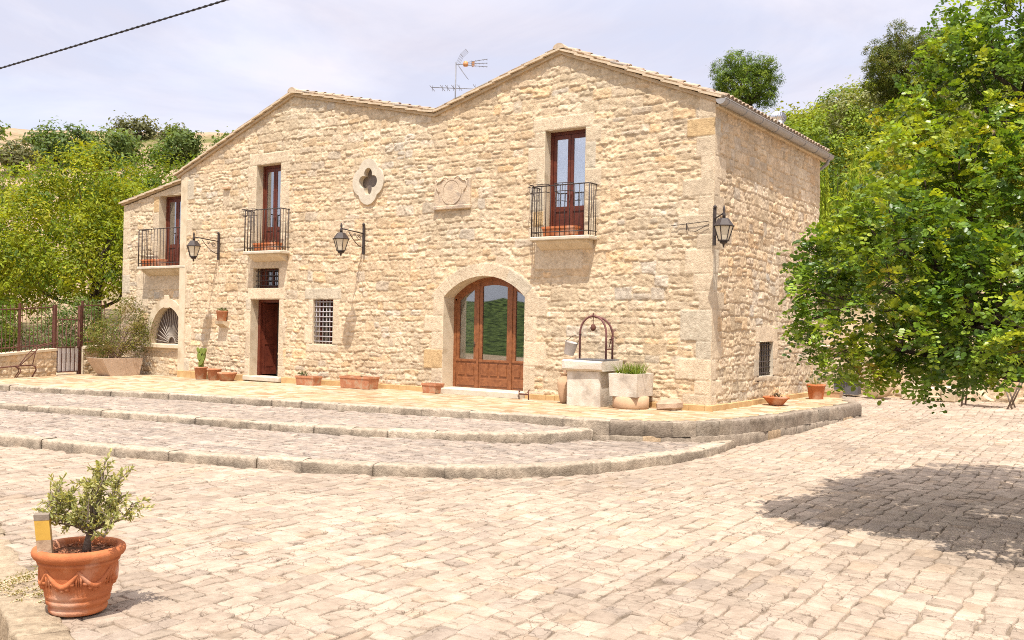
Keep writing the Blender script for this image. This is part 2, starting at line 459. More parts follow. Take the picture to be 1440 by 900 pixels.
def build_terrain():
    global M_terrain
    xs = np.concatenate([np.array([-900, -600, -400, -300, -240]), np.arange(-200, -40, 2.0), np.arange(-40, -21.6, 1.5),
                         np.array([-21.3, -21.1]), np.arange(-20, 14, 1.0), np.arange(14, 60, 2.5), np.array([70, 100, 160, 300, 600, 900])])
    ys = np.concatenate([np.array([-900, -600, -300, -200, -140]), np.arange(-110, -16, 3.0), np.arange(-15, 10, 1.0), np.array([10.0, 10.15, 10.3]),
                         np.arange(11, 120, 2.0), np.array([130, 150, 180, 240, 300, 500, 900])])
    X, Y = np.meshgrid(xs, ys, indexing='ij')
    Z = ground_z(X, Y)
    # bed below the pavement edge at the lower left of the yard
    Z = np.where((edge_side(X, Y) > .05) & (X < 2.4), Z - .35, Z)
    V = np.stack([X.ravel(), Y.ravel(), Z.ravel()], 1)
    nx, ny = len(xs), len(ys)
    I = np.arange(nx * ny).reshape(nx, ny)
    Q = np.stack([I[:-1, :-1].ravel(), I[1:, :-1].ravel(), I[1:, 1:].ravel(), I[:-1, 1:].ravel()], 1)
    me = np_mesh('ground', V, Q, smooth=True)
    M, n, b = mat_base('hill_ground')
    t = n.nodes.new('ShaderNodeTexCoord')
    z1 = n.nodes.new('ShaderNodeTexNoise'); z1.inputs['Scale'].default_value = .11; z1.inputs['Detail'].default_value = 9; z1.inputs['Roughness'].default_value = .7
    n.links.new(t.outputs['Object'], z1.inputs[0])
    r1 = n.nodes.new('ShaderNodeValToRGB')
    e = r1.color_ramp.elements
    e[0].position = .36; e[0].color = (.10, .11, .030, 1)
    e[1].position = .68; e[1].color = (.40, .28, .19, 1)
    k = e.new(.50); k.color = (.32, .225, .145, 1)
    n.links.new(z1.outputs[0], r1.inputs[0])
    z2 = n.nodes.new('ShaderNodeTexNoise'); z2.inputs['Scale'].default_value = 1.7; z2.inputs['Detail'].default_value = 8
    n.links.new(t.outputs['Object'], z2.inputs[0])
    mm = n.nodes.new('ShaderNodeMixRGB'); mm.blend_type = 'OVERLAY'; mm.inputs[0].default_value = .55
    n.links.new(r1.outputs[0], mm.inputs[1]); n.links.new(z2.outputs[0], mm.inputs[2])
    sx_ = n.nodes.new('ShaderNodeSeparateXYZ'); n.links.new(t.outputs['Object'], sx_.inputs[0])
    lt = n.nodes.new('ShaderNodeMath'); lt.operation = 'LESS_THAN'; lt.inputs[1].default_value = -30; n.links.new(sx_.outputs[1], lt.inputs[0])
    gm = n.nodes.new('ShaderNodeMixRGB'); wr = n.nodes.new('ShaderNodeValToRGB'); wr.color_ramp.elements[0].position = .4; wr.color_ramp.elements[1].position = .62     # woods on the land opposite
    wr.color_ramp.elements[0].color = (.012, .02, .007, 1); wr.color_ramp.elements[1].color = (.10, .13, .035, 1); n.links.new(z2.outputs[0], wr.inputs[0]); n.links.new(wr.outputs[0], gm.inputs[2])
    n.links.new(lt.outputs[0], gm.inputs[0]); n.links.new(mm.outputs[0], gm.inputs[1])
    n.links.new(gm.outputs[0], b.inputs['Base Color']); b.inputs['Roughness'].default_value = .95
    b.inputs['Specular IOR Level'].default_value = .05
    bp = n.nodes.new('ShaderNodeBump'); bp.inputs['Strength'].default_value = .6; bp.inputs['Distance'].default_value = .2
    n.links.new(z2.outputs[0], bp.inputs['Height']); n.links.new(bp.outputs[0], b.inputs['Normal'])
    M_terrain = M
    link('ground', me, M, kind='structure')
    xs = np.arange(-22, 17.1, .5); ys = np.arange(-21.0, 9.95, .5); X, Y = np.meshgrid(xs, ys, indexing='ij')
    V = np.stack([X.ravel(), Y.ravel(), court_z(X, Y).ravel() - .016], 1); I = np.arange(len(V)).reshape(X.shape)
    Q = np.stack([I[:-1, :-1].ravel(), I[1:, :-1].ravel(), I[1:, 1:].ravel(), I[:-1, 1:].ravel()], 1)
    cx, cy = V[Q, 0].mean(1), V[Q, 1].mean(1)
    Q = Q[~((edge_side(cx, cy) > -.25) & (cx < 2.6))]
    link('yard_bed', np_mesh('yard_bed', V, Q), M_dirt, kind='structure')


build_terrain()


# ------------------------------------------------------------------ curves of the terrace and its two steps
def spline(P, n=10):
    P = [np.array(p, float) for p in P]; P = [2 * P[0] - P[1]] + P + [2 * P[-1] - P[-2]]
    o = []
    for i in range(1, len(P) - 2):
        p0, p1, p2, p3 = P[i - 1:i + 3]
        for k in range(n):
            t = k / n
            o.append(.5 * ((2 * p1) + (p2 - p0) * t + (2 * p0 - 5 * p1 + 4 * p2 - p3) * t * t + (3 * p1 - p0 - 3 * p2 + p3) * t ** 3))
    o.append(P[-2]); return np.array(o)


def resample(C, step):
    d = np.concatenate([[0], np.cumsum(np.hypot(*np.diff(C, axis=0).T))])
    s = np.linspace(0, d[-1], max(2, int(d[-1] / step)))
    return np.stack([np.interp(s, d, C[:, 0]), np.interp(s, d, C[:, 1])], 1)


T_FRONT = [(-26, -6.9), (-16.64, -5.71), (-10.77, -4.94), (-8.3, -4.62), (-6.2, -4.24), (-4.27, -3.84), (-2.76, -3.55), (-1.5, -3.4), (-.5, -3.28)]
T_RIGHT = [(-.5, -3.28), (.05, -3.02), (.59, -2.58), (.95, -2.10), (1.2, -1.4), (1.34, -.3), (1.47, .94), (1.62, 2.8), (1.75, 4.75)]
S2 = [(-26, -10.0), (-12.55, -7.85), (-10.06, -7.45), (-7.71, -7.12), (-5.71, -6.78), (-3.98, -6.35), (-2.51, -5.75), (-1.45, -5.0), (-.95, -4.2), (-.78, -3.38)]
S3 = [(-26, -12.8), (-8.45, -9.96), (-6.42, -9.64), (-4.68, -9.3), (-3.27, -8.9), (-2, -8.44), (-.88, -7.88), (-.09, -7.28), (.45, -6.6), (.8, -5.8), (1.02, -5.0), (1.2, -3.9), (1.28, -2.7), (1.16, -1.62)]
cT = resample(spline(T_FRONT), .12); cR = resample(spline(T_RIGHT), .12)
c2 = resample(spline(S2), .12); c3 = resample(spline(S3), .12)


def terr_z(x, y=0): return -.012 * np.clip(-np.asarray(x, float) - 10, 0, 10)


_k3 = np.argmax(c3[:, 0])


def _yT(x): return np.interp(x, cT[:, 0], cT[:, 1])


def _y2(x): return np.interp(x, c2[:, 0], c2[:, 1])


def _y3(x): return np.interp(x, c3[:_k3, 0], c3[:_k3, 1])


def s2_z(x, y=-99):
    x = np.asarray(x, float); t = np.clip((y - _y2(x) - .3) / np.maximum(_yT(x) - _y2(x), .6), 0, 1) * np.clip((-1.6 - x) / 1.2, 0, 1)
    return -.16 + .03 * t + terr_z(x)


def s3_z(x, y=-99):
    x = np.asarray(x, float); t = np.clip((y - _y3(x) - .3) / np.maximum(_y2(x) - _y3(x), .6), 0, 1) * np.clip((-.6 - x) / 1.5, 0, 1)
    return -.35 + .075 * t + .5 * terr_z(x)


def inside(poly, x, y):
    x = np.asarray(x); y = np.asarray(y); r = np.zeros(x.shape, bool)
    px, py = poly[:, 0], poly[:, 1]; n = len(poly)
    for i in range(n):
        j = i - 1
        c = ((py[i] > y) != (py[j] > y))
        xx = (px[j] - px[i]) * (y - py[i]) / (py[j] - py[i] + 1e-12) + px[i]
        r ^= c & (x < xx)
    return r


poly_T = np.concatenate([cT, cR[1:], [(1.4, 5.6), (.6, 7.4), (-21, 7.4), (-26, 0)]])
poly_2 = np.concatenate([c2, [(-.9, 1), (-26, 1)]])
poly_3 = np.concatenate([c3, [(0, 1), (-26, 1)]])
poly_T_in = np.concatenate([cT + [0, .26], cR[1:] * [1, 1] + np.array([-.24, .12]), [(1.2, 5.2), (.5, 7.2), (-21, 7.2), (-26, 0)]])
poly_2_in = np.concatenate([c2 + [-.12, .28], [(-1.2, 1), (-26, 1)]])
poly_3_in = np.concatenate([c3 + [-.22, .25], [(-.2, 1), (-26, 1)]])


def stones(name, region, zf, x0, x1, y0, y1, rows, lens, cols, seed, gap=.012, relief=.012, skirt=.05, jit=.02, mat=None, tilt=.01, kind='structure', wave=.12, probs=None, swap=False, edge_k=1.3):
    """irregular flagstones laid in rows along x"""
    rg = np.random.RandomState(seed)
    ys = [y0]
    while ys[-1] < y1: ys.append(ys[-1] + rg.uniform(*rows))
    quads = []
    for r in range(len(ys) - 1):
        n = int((x1 - x0) / np.mean(lens)) + 6
        xs = x0 - rg.uniform(0, lens[1]) + np.cumsum(rg.uniform(lens[0], lens[1], n))
        a = np.stack([xs[:-1], np.full(n - 1, ys[r]), xs[1:], np.full(n - 1, ys[r + 1])], 1)
        quads.append(a)
    q = np.concatenate(quads)
    N = len(q)
    cx = (q[:, 0] + q[:, 2]) / 2; cy = (q[:, 1] + q[:, 3]) / 2 + wave * 2 * vn(cx * .35, cx * 0 + 3.3, seed)
    k = (region(cy, cx) if swap else region(cx, cy)) & (cx > x0) & (cx < x1)
    q = q[k]; N = len(q)
    NX, NY = 7, 6
    su = np.array([0, .05, .28, .5, .72, .95, 1.0]); sv = np.array([0, .07, .35, .65, .93, 1.0])
    # corner jitter
    def cj(): return rg.uniform(-jit, jit, N)
    X0 = q[:, 0] + gap / 2; X1 = q[:, 2] - gap / 2; Y0 = q[:, 1] + gap / 2; Y1 = q[:, 3] - gap / 2
    skew = rg.uniform(-jit, jit, N) * 1.2
    c00 = (X0 + skew * .5 + cj() * .3, Y0 + cj() * .5); c10 = (X1 + skew * .5 + cj() * .3, Y0 + cj() * .5)
    c01 = (X0 - skew * .5 + cj() * .3, Y1 + cj() * .5); c11 = (X1 - skew * .5 + cj() * .3, Y1 + cj() * .5)
    U, Vv = np.meshgrid(su, sv, indexing='ij')
    U = U.ravel()[None]; Vv = Vv.ravel()[None]
    def lerp(i): return (c00[i][:, None] * (1 - U) + c10[i][:, None] * U) * (1 - Vv) + (c01[i][:, None] * (1 - U) + c11[i][:, None] * U) * Vv
    PX = lerp(0); PY = lerp(1)
    PX = PX + .8 * jit * fbm(PX * 7, PY * 7, seed + 4, 2); PY = PY + .9 * jit * fbm(PX * 6, PY * 6, seed + 9, 2)
    PY = PY + wave * 2 * vn(PX * .35, PY * 0 + 3.3, seed)
    dz = rg.normal(0, relief * .35, N)[:, None] + rg.normal(0, tilt, N)[:, None] * (U - .5) + rg.normal(0, tilt, N)[:, None] * (Vv - .5)
    edge = ((U < .01) | (U > .99) | (Vv < .01) | (Vv > .99))
    dz = dz - edge * relief * edge_k * (.5 + 1.2 * rg.rand(N, U.size)) + relief * 1.0 * fbm(PX * 8, PY * 8, seed + 2, 3) * (~edge)
    PZ = (zf(PY, PX) if swap else zf(PX, PY)) + dz
    top = np.stack([PY, PX, PZ], 2) if swap else np.stack([PX, PY, PZ], 2)                              # N, 20, 3
    I = np.arange(NX * NY).reshape(NX, NY)
    ring = np.concatenate([I[:, 0], I[-1, 1:], I[-2::-1, -1], I[0, -2:0:-1]])
    low = top[:, ring].copy(); low[:, :, 2] -= skirt
    V = np.concatenate([top, low], 1); nv = V.shape[1]
    F0 = np.stack([I[:-1, :-1].ravel(), I[1:, :-1].ravel(), I[1:, 1:].ravel(), I[:-1, 1:].ravel()], 1)
    m_ = len(ring); a = np.arange(m_); b = (a + 1) % m_
    F1 = np.stack([ring[a], NX * NY + a, NX * NY + b, ring[b]], 1)
    Fq = np.concatenate([F0, F1])
    if swap: Fq = Fq[:, ::-1]
    Q = (Fq[None] + (np.arange(N) * nv)[:, None, None]).reshape(-1, 4)
    cols = np.array(cols); ci = cols[rg.choice(len(cols), N, p=probs)] * rg.uniform(.88, 1.1, (N, 1))
    ci = ci * (1 + .25 * fbm(cx[k] * .6, cy[k] * .6, seed + 3, 3))[:, None]
    cc = np.repeat(ci[:, None], nv, 1).reshape(-1, 3)
    me = np_mesh(name, V.reshape(-1, 3), Q, col=cc, smooth=True)
    return link(name, me, mat, kind=kind)




def pave_ok(x, y):
    l, D = LD(x, y)
    ok = (D > 2.2) & (D < 40) & (np.abs(l) < .90 * D + 2.0)
    ok &= ~inside(poly_3, x, y) & ~inside(poly_T, x, y)
    side = (x - EA[0]) * EN[0] + (y - EA[1]) * EN[1]
    ok &= ~((side > -.31) & (x < 2.6))
    ok &= (y < 9.95) & (x > -22)
    return ok


PV = [(.405, .322, .25), (.385, .308, .24), (.42, .34, .265), (.40, .31, .23), (.37, .30, .24)]
stones('courtyard_paving', pave_ok, court_z, -20, 10, -22, 17, (.13, .26), (.14, .36), PV, 3,
       gap=.008, relief=.011, jit=.040, mat=M_pave, tilt=.008, swap=True, edge_k=.55, wave=.22, probs=[.3, .25, .25, .1, .1])
ST = [(.36, .295, .242), (.335, .276, .23), (.38, .312, .255), (.31, .26, .22)]
stones('lower_step_paving', lambda x, y: inside(poly_3_in, x, y) & ~inside(poly_2, x, y) & ~inside(poly_T, x, y), s3_z, -24, 1.4, -12, -1, (.10, .17), (.14, .34),
       ST, 5, gap=.008, relief=.011, jit=.02, mat=M_pave)
stones('upper_step_paving', lambda x, y: inside(poly_2_in, x, y) & ~inside(poly_T, x, y), s2_z, -24, 1.4, -9.6, -1, (.10, .17), (.14, .34),
       ST, 7, gap=.008, relief=.011, jit=.02, mat=M_pave)
stones('terrace_tiles', lambda x, y: inside(poly_T_in, x, y) & ((y < .5) | (x > -.3)), terr_z, -22, 2, -6.6, 7.5, (.15, .20), (.24, .36),
       [(.44, .335, .215), (.44, .345, .235), (.36, .24, .14), (.47, .385, .28), (.42, .295, .175)], 9, gap=.010, relief=.005, jit=.008, mat=M_tile, tilt=.003, wave=.0)


def bed(name, poly, zf, dz, mat):
    """solid fill under a paved platform"""
    n = len(poly)
    mb = MB()
    top = [(p[0], p[1], float(zf(p[0], p[1])) + dz) for p in poly]
    bot = [(p[0], p[1], -.9) for p in poly]
    mb.add(top + bot, [tuple(range(n))] + [(i, n + i, n + (i + 1) % n, (i + 1) % n) for i in range(n)])
    import bmesh
    me = bpy.data.meshes.new(name); me.from_pydata(mb.v, [], mb.f)
    bm = bmesh.new(); bm.from_mesh(me)
    bmesh.ops.triangulate(bm, faces=[f for f in bm.faces if len(f.verts) > 4])
    bmesh.ops.recalc_face_normals(bm, faces=bm.faces); bm.to_mesh(me); bm.free()
    return link(name, me, mat, kind='structure')


def shrink(c, d, yk): return np.concatenate([c + [-d * .3, d * yk]])


bed('terrace', np.concatenate([cT[::4] + [0, .1], (cR[::4] + [-.1, .05]), [(1.3, 5.3), (.5, 7.2), (-21.2, 7.2), (-25.8, 0)]]), terr_z, -.035, M_dirt)
bed('upper_step', np.concatenate([c2[::4] + [-.05, .1], [(-1, 1), (-25.8, 1)]]), s2_z, -.028, M_dirt)
bed('lower_step', np.concatenate([c3[::4] + [-.1, .1], [(-.2, 1), (-25.8, 1)]]), s3_z, -.028, M_dirt)


def kerb(name, C, ztop, height, depth, blk, base_cols, seed, prof='round', grain=.024):
    """row of kerb stones along curve C (outer face), land on its left-hand/inner side"""
    rg = np.random.RandomState(seed)
    d = np.concatenate([[0], np.cumsum(np.hypot(*np.diff(C, axis=0).T))]); L = d[-1]
    T = np.gradient(C, axis=0); T /= np.linalg.norm(T, axis=1)[:, None]
    Nn = np.stack([-T[:, 1], T[:, 0]], 1)                         # left of travel = inner side
    s = 0; V = []; Q = []; CC = []; b = 0
    while s < L - .1:
        e = min(L, s + rg.uniform(*blk))
        if L - e < .3: e = L
        ns = max(6, int((e - s) / .05)); ss = np.linspace(s + .001, e - .001, ns)
        h = height; z0 = rg.uniform(-.008, .008)
        of = rg.uniform(-.012, .012)
        pr = np.array([(0.0, -h), (-.004, -h * .5), (0.0, -.035), (.008, -.012), (.03, 0.0), (depth * .55, .003), (depth - .02, 0.0), (depth, -.02), (depth, -h)])
        if prof == 'flat': pr = np.array([(0.0, -h), (-.006, -h * .66), (-.004, -h * .33), (.0, -.012), (.012, 0), (depth, 0), (depth, -h)])
        px = np.interp(ss, d, C[:, 0]); py = np.interp(ss, d, C[:, 1]); nx = np.interp(ss, d, Nn[:, 0]); ny = np.interp(ss, d, Nn[:, 1])
        k = len(pr)
        off = pr[:, 0][None] + of; zz = pr[:, 1][None]
        X = px[:, None] + nx[:, None] * off; Y = py[:, None] + ny[:, None] * off
        n1 = fbm((ss[:, None] + seed) * 6, zz * 7 + off * 7, seed, 3)
        X = X + nx[:, None] * n1 * grain; Y = Y + ny[:, None] * n1 * grain
        Z = ztop(px, py)[:, None] + zz + z0 + grain * .8 * fbm(ss[:, None] * 9, off * 9, seed + 5, 3) * (zz > -h * .9)
        # worn ends
        endw = np.exp(-np.minimum(ss - s, e - ss) / .03)[:, None]
        Z = Z - endw * .005 * (zz > -.02)
        P = np.stack([X, Y, Z], 2).reshape(-1, 3)
        I = np.arange(ns * k).reshape(ns, k) + b
        Q.append(np.stack([I[:-1, :-1].ravel(), I[1:, :-1].ravel(), I[1:, 1:].ravel(), I[:-1, 1:].ravel()], 1))
        # end caps as quads
        for row in (I[0], I[-1]):
            for t in range(k // 2 - 1): Q.append(np.array([[row[t], row[t + 1], row[k - 2 - t], row[k - 1 - t]]]))
        c0 = np.array(base_cols[rg.randint(len(base_cols))]) * rg.uniform(.9, 1.08)
        # grey lichen and damp stains on the lower part of the faces
        st = np.clip(.45 + 1.7 * fbm(ss[:, None] * 2.2 + off * 0, zz * 6 + seed, seed + 11, 3), 0, 1) * (zz < -.02)
        sp = 1 + .22 * fbm(ss[:, None] * 14, zz * 30 + off * 14, seed + 21, 3)[..., None]
        cc = c0[None, None] * (1 - .38 * st[..., None]) * np.array([1, .985, .96]) * sp
        CC.append(cc.reshape(-1, 3)); V.append(P); b += ns * k
        s = e
    me = np_mesh(name, np.concatenate(V), np.concatenate(Q), col=np.concatenate(CC), smooth=True)
    return link(name, me, M_kerb, kind='structure')


KC = [(.46, .39, .31), (.435, .37, .295), (.48, .41, .33), (.42, .355, .28)]
KG = [(.33, .28, .23), (.29, .25, .205), (.36, .305, .245), (.31, .26, .21)]
kerb('terrace_kerb', cT, lambda x, y: terr_z(x) + .004, .30, .30, (.7, 1.2), KC, 1)
kerb('upper_step_kerb', c2, lambda x, y: s2_z(x) + .004, .20, .30, (.5, .95), KC, 2)
kerb('lower_step_kerb', c3, lambda x, y: s3_z(x) + .004, .22, .30, (.6, 1.1), KC, 3)
kerb('terrace_kerb', cR, lambda x, y: terr_z(x) + .004, .27, .26, (.32, .62), KG, 4, 'flat', .03)
cRs = resample(np.concatenate([[(-2.2, -3.46), (-1.4, -3.38)], cR]), .12)
kerb('terrace_side_wall', cRs + np.array([.008, -.010]), lambda x, y: terr_z(x) - .258, .40, .22, (.28, .75), KG + [(.40, .30, .20)], 5, 'flat', .024)
endc = resample(np.array([(1.75, 4.75), (1.45, 5.5), (.65, 7.3)]), .12)
kerb('terrace_kerb', endc, lambda x, y: terr_z(x) + .004, .27, .26, (.4, .8), KG, 6, 'flat', .02)
kerb('terrace_side_wall', endc, lambda x, y: terr_z(x) - .275, .40, .22, (.28, .75), KG, 7, 'flat', .024)

# slab at the broken edge of the pavement, under the big pot
Vs = []; rgs = np.random.RandomState(4)
pe = resample(np.array([tuple(EA - ED * 14), tuple(EA + ED * 2.4)]), .12)
kerb('yard_edge_slab', pe, lambda x, y: court_z(x, y) + .012, .5, .34, (1.2, 1.9), [(.40, .325, .235), (.38, .305, .22)], 12, 'round', .03)


# ------------------------------------------------------------------ rubble masonry as one relief sheet
STONE_COLS = np.array([(.60, .475, .325), (.57, .445, .30), (.63, .51, .365), (.585, .47, .335), (.53, .42, .285), (.60, .435, .265), (.52, .445, .35)])
STONE_P = [.22, .19, .19, .14, .1, .09, .07]


def wall_sheet(name, u0, u1, z0, top, mapf, seed, parent=None, du=.021, holes=(), flats=(), rowh=(.12, .30), lens=(.18, .58), relief=.045, flatcol=(.64, .525, .38), mat=None, edge=None, label=None, cat=None, weather=0.0):
    """holes: ('rect',u0,z0,u1,z1) | ('arc',cu,cz,ru,rz,zmin); flats: (u0,z0,u1,z1) dressed blocks, or ('ring',cu,cz,r0,r1,zmin)"""
    rg = np.random.RandomState(seed)
    nu = int(round((u1 - u0) / du)) + 1
    us = np.linspace(u0, u1, nu); zt = max(float(np.max(top(us))), z0 + .1)
    nz = int(round((zt - z0) / du)) + 1; zs = np.linspace(z0, zt, nz)
    Uu, Zz = np.meshgrid(us, zs, indexing='ij')
    tp = top(us)[:, None]
    Uv = Uu.copy(); Zv = np.minimum(Zz, tp)
    for h in holes:
        if h[0] == 'rect':
            _, a, b, c, d = h
            iz = (Zv > b - du) & (Zv < d + du); iu = (Uv > a - du) & (Uv < c + du)
            for val in (a, c): Uv = np.where((np.abs(Uv - val) < du * .52) & iz, val, Uv)
            for val in (b, d): Zv = np.where((np.abs(Zv - val) < du * .52) & iu, val, Zv)
        else:
            _, a, b, ru, rz, zm = h
            rr = np.hypot((Uv - a) / ru, (Zv - b) / rz)
            k = (np.abs(rr - 1) * min(ru, rz) < du * .75) & (Zv > zm - du)
            Uv, Zv = np.where(k, a + (Uv - a) / rr, Uv), np.where(k, b + (Zv - b) / rr, Zv)
    # courses
    hs = [z0 - .1]
    while hs[-1] < zt + .4: hs.append(hs[-1] + rg.uniform(*rowh))
    hs = np.array(hs)
    zw = Zz + .11 * vn(Uu * .45, Zz * .7, seed) + .075 * vn(Uu * 1.5, Zz * 1.3, seed + 1) + .040 * vn(Uu * 4.5, Zz * 4.5, seed + 2)
    uw = Uu + .085 * vn(Uu * 2.2, Zz * 3.4, seed + 3) + .04 * vn(Uu * 7, Zz * 7, seed + 4)
    row = np.clip(np.searchsorted(hs, zw) - 1, 0, len(hs) - 2)
    lo = hs[row]; hi = hs[row + 1]
    sid = np.zeros(Uu.shape, int); left = np.zeros(Uu.shape); right = np.ones(Uu.shape)
    base = 0
    for r in range(len(hs) - 1):
        k = row == r
        if not k.any(): continue
        hr = hs[r + 1] - hs[r]
        n = int((u1 - u0) / np.mean(lens)) + 8
        js = u0 - rg.uniform(.1, .6) + np.cumsum(rg.uniform(lens[0], lens[1], n) * (.75 + 1.1 * hr))
        j = np.clip(np.searchsorted(js, uw[k]), 1, n - 1)
        sid[k] = base + j; left[k] = js[j - 1]; right[k] = js[j]; base += n
    S = base + 1
    split = rg.rand(S) < .34; fr = rg.uniform(.38, .62, S)
    mid = lo + (hi - lo) * fr[sid]
    mid = mid + .04 * vn(Uu * 3, Zz * 0 + 1.7, seed + 6)
    sp = split[sid] & ((hi - lo) > .17)
    up = sp & (zw > mid)
    lo = np.where(up, mid, lo); hi = np.where(sp & ~up, mid, hi)
    sid = sid + up * S
    # quoins and dressed blocks
    flat = np.zeros(Uu.shape, bool); fd = np.full(Uu.shape, 9.0); fid = np.zeros(Uu.shape, int)
    for i, f in enumerate(flats):
        if f[0] == 'ring':
            _, a, b, r0, r1, zm, nvs = f
            rr = np.hypot(Uv - a, Zv - b); th = np.arctan2(Zv - b, Uv - a)
            k = (rr > r0 - .03) & (rr < r1) & (Zv > zm)
            seg = np.floor((th + .001) * nvs / PI); fr_ = (th + .001) * nvs / PI - seg
            dd = np.minimum(np.minimum(r1 - rr, 9), np.minimum(fr_, 1 - fr_) * PI / nvs * rr)
            flat |= k; fd = np.where(k, dd, fd); fid = np.where(k, 500 + i * 50 + seg.astype(int), fid)
        else:
            a, b, c, d = f
            wv = .010 * vn(Uu * 4, Zz * 4, seed + i)
            dd = np.minimum(np.minimum(Uv - a, c - Uv), np.minimum(Zv - b, d - Zv)) + wv
            k = dd > 0
            flat |= k; fd = np.where(k, dd, fd); fid = np.where(k, i + 1, fid)
    r1 = rg.rand(2 * S); r2 = rg.rand(2 * S); r3 = rg.rand(2 * S) * 2 - 1; r4 = rg.rand(2 * S)
    dl = uw - left; dr = right - uw; db = zw - lo; dt = hi - zw
    dx = np.minimum(dl, dr); dy = np.minimum(db, dt)
    rc = .05
    d = np.where((dx < rc) & (dy < rc), rc - np.hypot(rc - dx, rc - dy), np.minimum(dx, dy))
    d = d + .020 * fbm(Uu * 10, Zz * 10, seed + 7, 3)
    prof = sstep(.000, .020, d)
    fx = np.clip(dl / np.maximum(right - left, .01), 0, 1); fy = np.clip(db / np.maximum(hi - lo, .01), 0, 1)
    amp = relief * (.45 + .75 * r1[sid])
    rough = .020 * fbm(Uu * 7, Zz * 10, seed + 8, 3) + .020 * fbm(Uu * 15, Zz * 19, seed + 9, 2) * (.4 + 1.2 * r4[sid])
    h = prof * (amp * (1 - .35 * np.abs(2 * fx - 1) ** 3) + relief * .35 * (1 - 1.6 * fy) * r2[sid] + .012 * r3[sid] * (2 * fx - 1)) + rough * (.35 + .65 * prof) * .85
    rid = np.abs(fbm(Uu * 4.2 + r1[sid] * 40, Zz * 6 + r2[sid] * 40, seed + 30, 3))
    h = h + prof * (.012 - np.minimum(rid, .16) * .10) * (.4 + r4[sid])
    h = h + .000 + .010 * vn(Uu * .8, Zz * .8, seed + 12)
    h = h * .74
    hf = .027 + .007 * fbm(Uu * 8, Zz * 10, seed + 10, 4)
    hf = np.where(fd < .009, .016, hf)
    h = np.where(flat, hf, h)
    if edge is not None: h = edge(Uu, Zz, h)
    # colours of the stones themselves
    ci = rg.choice(len(STONE_COLS), 2 * S, p=STONE_P)
    c = STONE_COLS[ci[sid]] * (.84 + .30 * r4[sid])[..., None]
    hue = fbm(Uu * .55, Zz * .7, seed + 40, 4)[..., None]
    c = c * (1.07 + hue * np.array((.10, -.02, -.16)))
    mort = np.array((.59, .47, .325))
    mk = (prof * (.6 + .4 * r2[sid]))[..., None]
    c = c * mk + mort * (1 - mk)
    mot = 1 + .30 * fbm(Uu * 2.0, Zz * 2.0, seed + 13, 3) * .6 + .22 * fbm(Uu * 15, Zz * 15, seed + 14, 2)
    c = c * mot[..., None]
    rgf = np.random.RandomState(seed + 5)
    ft = rgf.uniform(.86, 1.07, 2000); fo = rgf.rand(2000)
    fc = np.array(flatcol)[None, None] * ft[fid % 2000][..., None]
    fc = np.where((fo[fid % 2000] > .94)[..., None], np.array((.56, .40, .22)), fc)
    fc = np.where((fo[fid % 2000] < .10)[..., None], np.array((.55, .48, .37)), fc)
    fc = fc * (1 + .16 * fbm(Uu * 5, Zz * 5, seed + 15, 4))[..., None]
    c = np.where(flat[..., None], fc, c)
    if weather > 0:
        wz = np.clip(.5 + 1.6 * fbm(Uu * .9, Zz * 1.3, seed + 16, 4), 0, 1)[..., None] * weather
        c = c * (1 - wz) + c * np.array((.80, .78, .76)) * wz
    P = mapf(Uv, Zv, h)
    I = np.arange(nu * nz).reshape(nu, nz)
    cu = .25 * (Uv[:-1, :-1] + Uv[1:, :-1] + Uv[1:, 1:] + Uv[:-1, 1:]); cz = .25 * (Zv[:-1, :-1] + Zv[1:, :-1] + Zv[1:, 1:] + Zv[:-1, 1:])
    keep = (Zv[:-1, 1:] > Zv[:-1, :-1] + 1e-6) | (Zv[1:, 1:] > Zv[1:, :-1] + 1e-6)
    for q in holes:
        if q[0] == 'rect': keep &= ~((cu > q[1]) & (cu < q[3]) & (cz > q[2]) & (cz < q[4]))
        else: keep &= ~((np.hypot((cu - q[1]) / q[3], (cz - q[2]) / q[4]) < 1) & (cz > q[5]))
    Q = np.stack([I[:-1, :-1][keep], I[1:, :-1][keep], I[1:, 1:][keep], I[:-1, 1:][keep]], 1)
    used = np.unique(Q); mp_ = np.full(nu * nz, -1); mp_[used] = np.arange(len(used))
    me = np_mesh(name, P.reshape(-1, 3)[used], mp_[Q], col=c.reshape(-1, 3)[used], smooth=True)
    return link(name, me, mat or M_wall, parent, label, cat)


# ------------------------------------------------------------------ the farmhouse
house = thing('farmhouse', 'long two storey farmhouse of rough honey coloured stone with two gables', 'farmhouse', (-10, 3.5, 0))
WY = .35                                                      # the wing stands back by this much


def quoin(u_edge, sgn, zlist, wlist):
    o = []
    for i in range(len(zlist) - 1):
        ww = wlist[i % len(wlist)]
        a, b = sorted((u_edge, u_edge - sgn * ww))
        o.append((a, zlist[i], b, zlist[i + 1]))
    return o


def jambs(a, c, z0, z1, seed, w=(.2, .42), hh=(.3, .62)):
    rg = random.Random(seed); o = []
    for side in (0, 1):
        z = z0; k = rg.randint(0, 1)
        while z < z1 - .05:
            e = z + rg.uniform(*hh)
            if z1 - e < .2: e = z1
            ww = rg.uniform(w[0], w[0] + .08) if k % 2 else rg.uniform(w[1] - .08, w[1])
            o.append((a - ww, z, a, e) if side == 0 else (c, z, c + ww, e))
            z = e; k += 1
    return o


# right-hand corner blocks share their bed joints on both faces
qz = [-.3, .33, .62, 1.05, 1.42, 2.06, 2.44, 2.80, 3.30, 3.62, 4.02, 4.40, 4.74, 5.20, 5.62, 5.98, 6.6]
front_q = quoin(.026, 1, qz, (.62, .36, .80, .34, .70, .30, .42))
side_q = quoin(-.026, -1, qz, (.30, .58, .26, .52, .30, .62, .26))

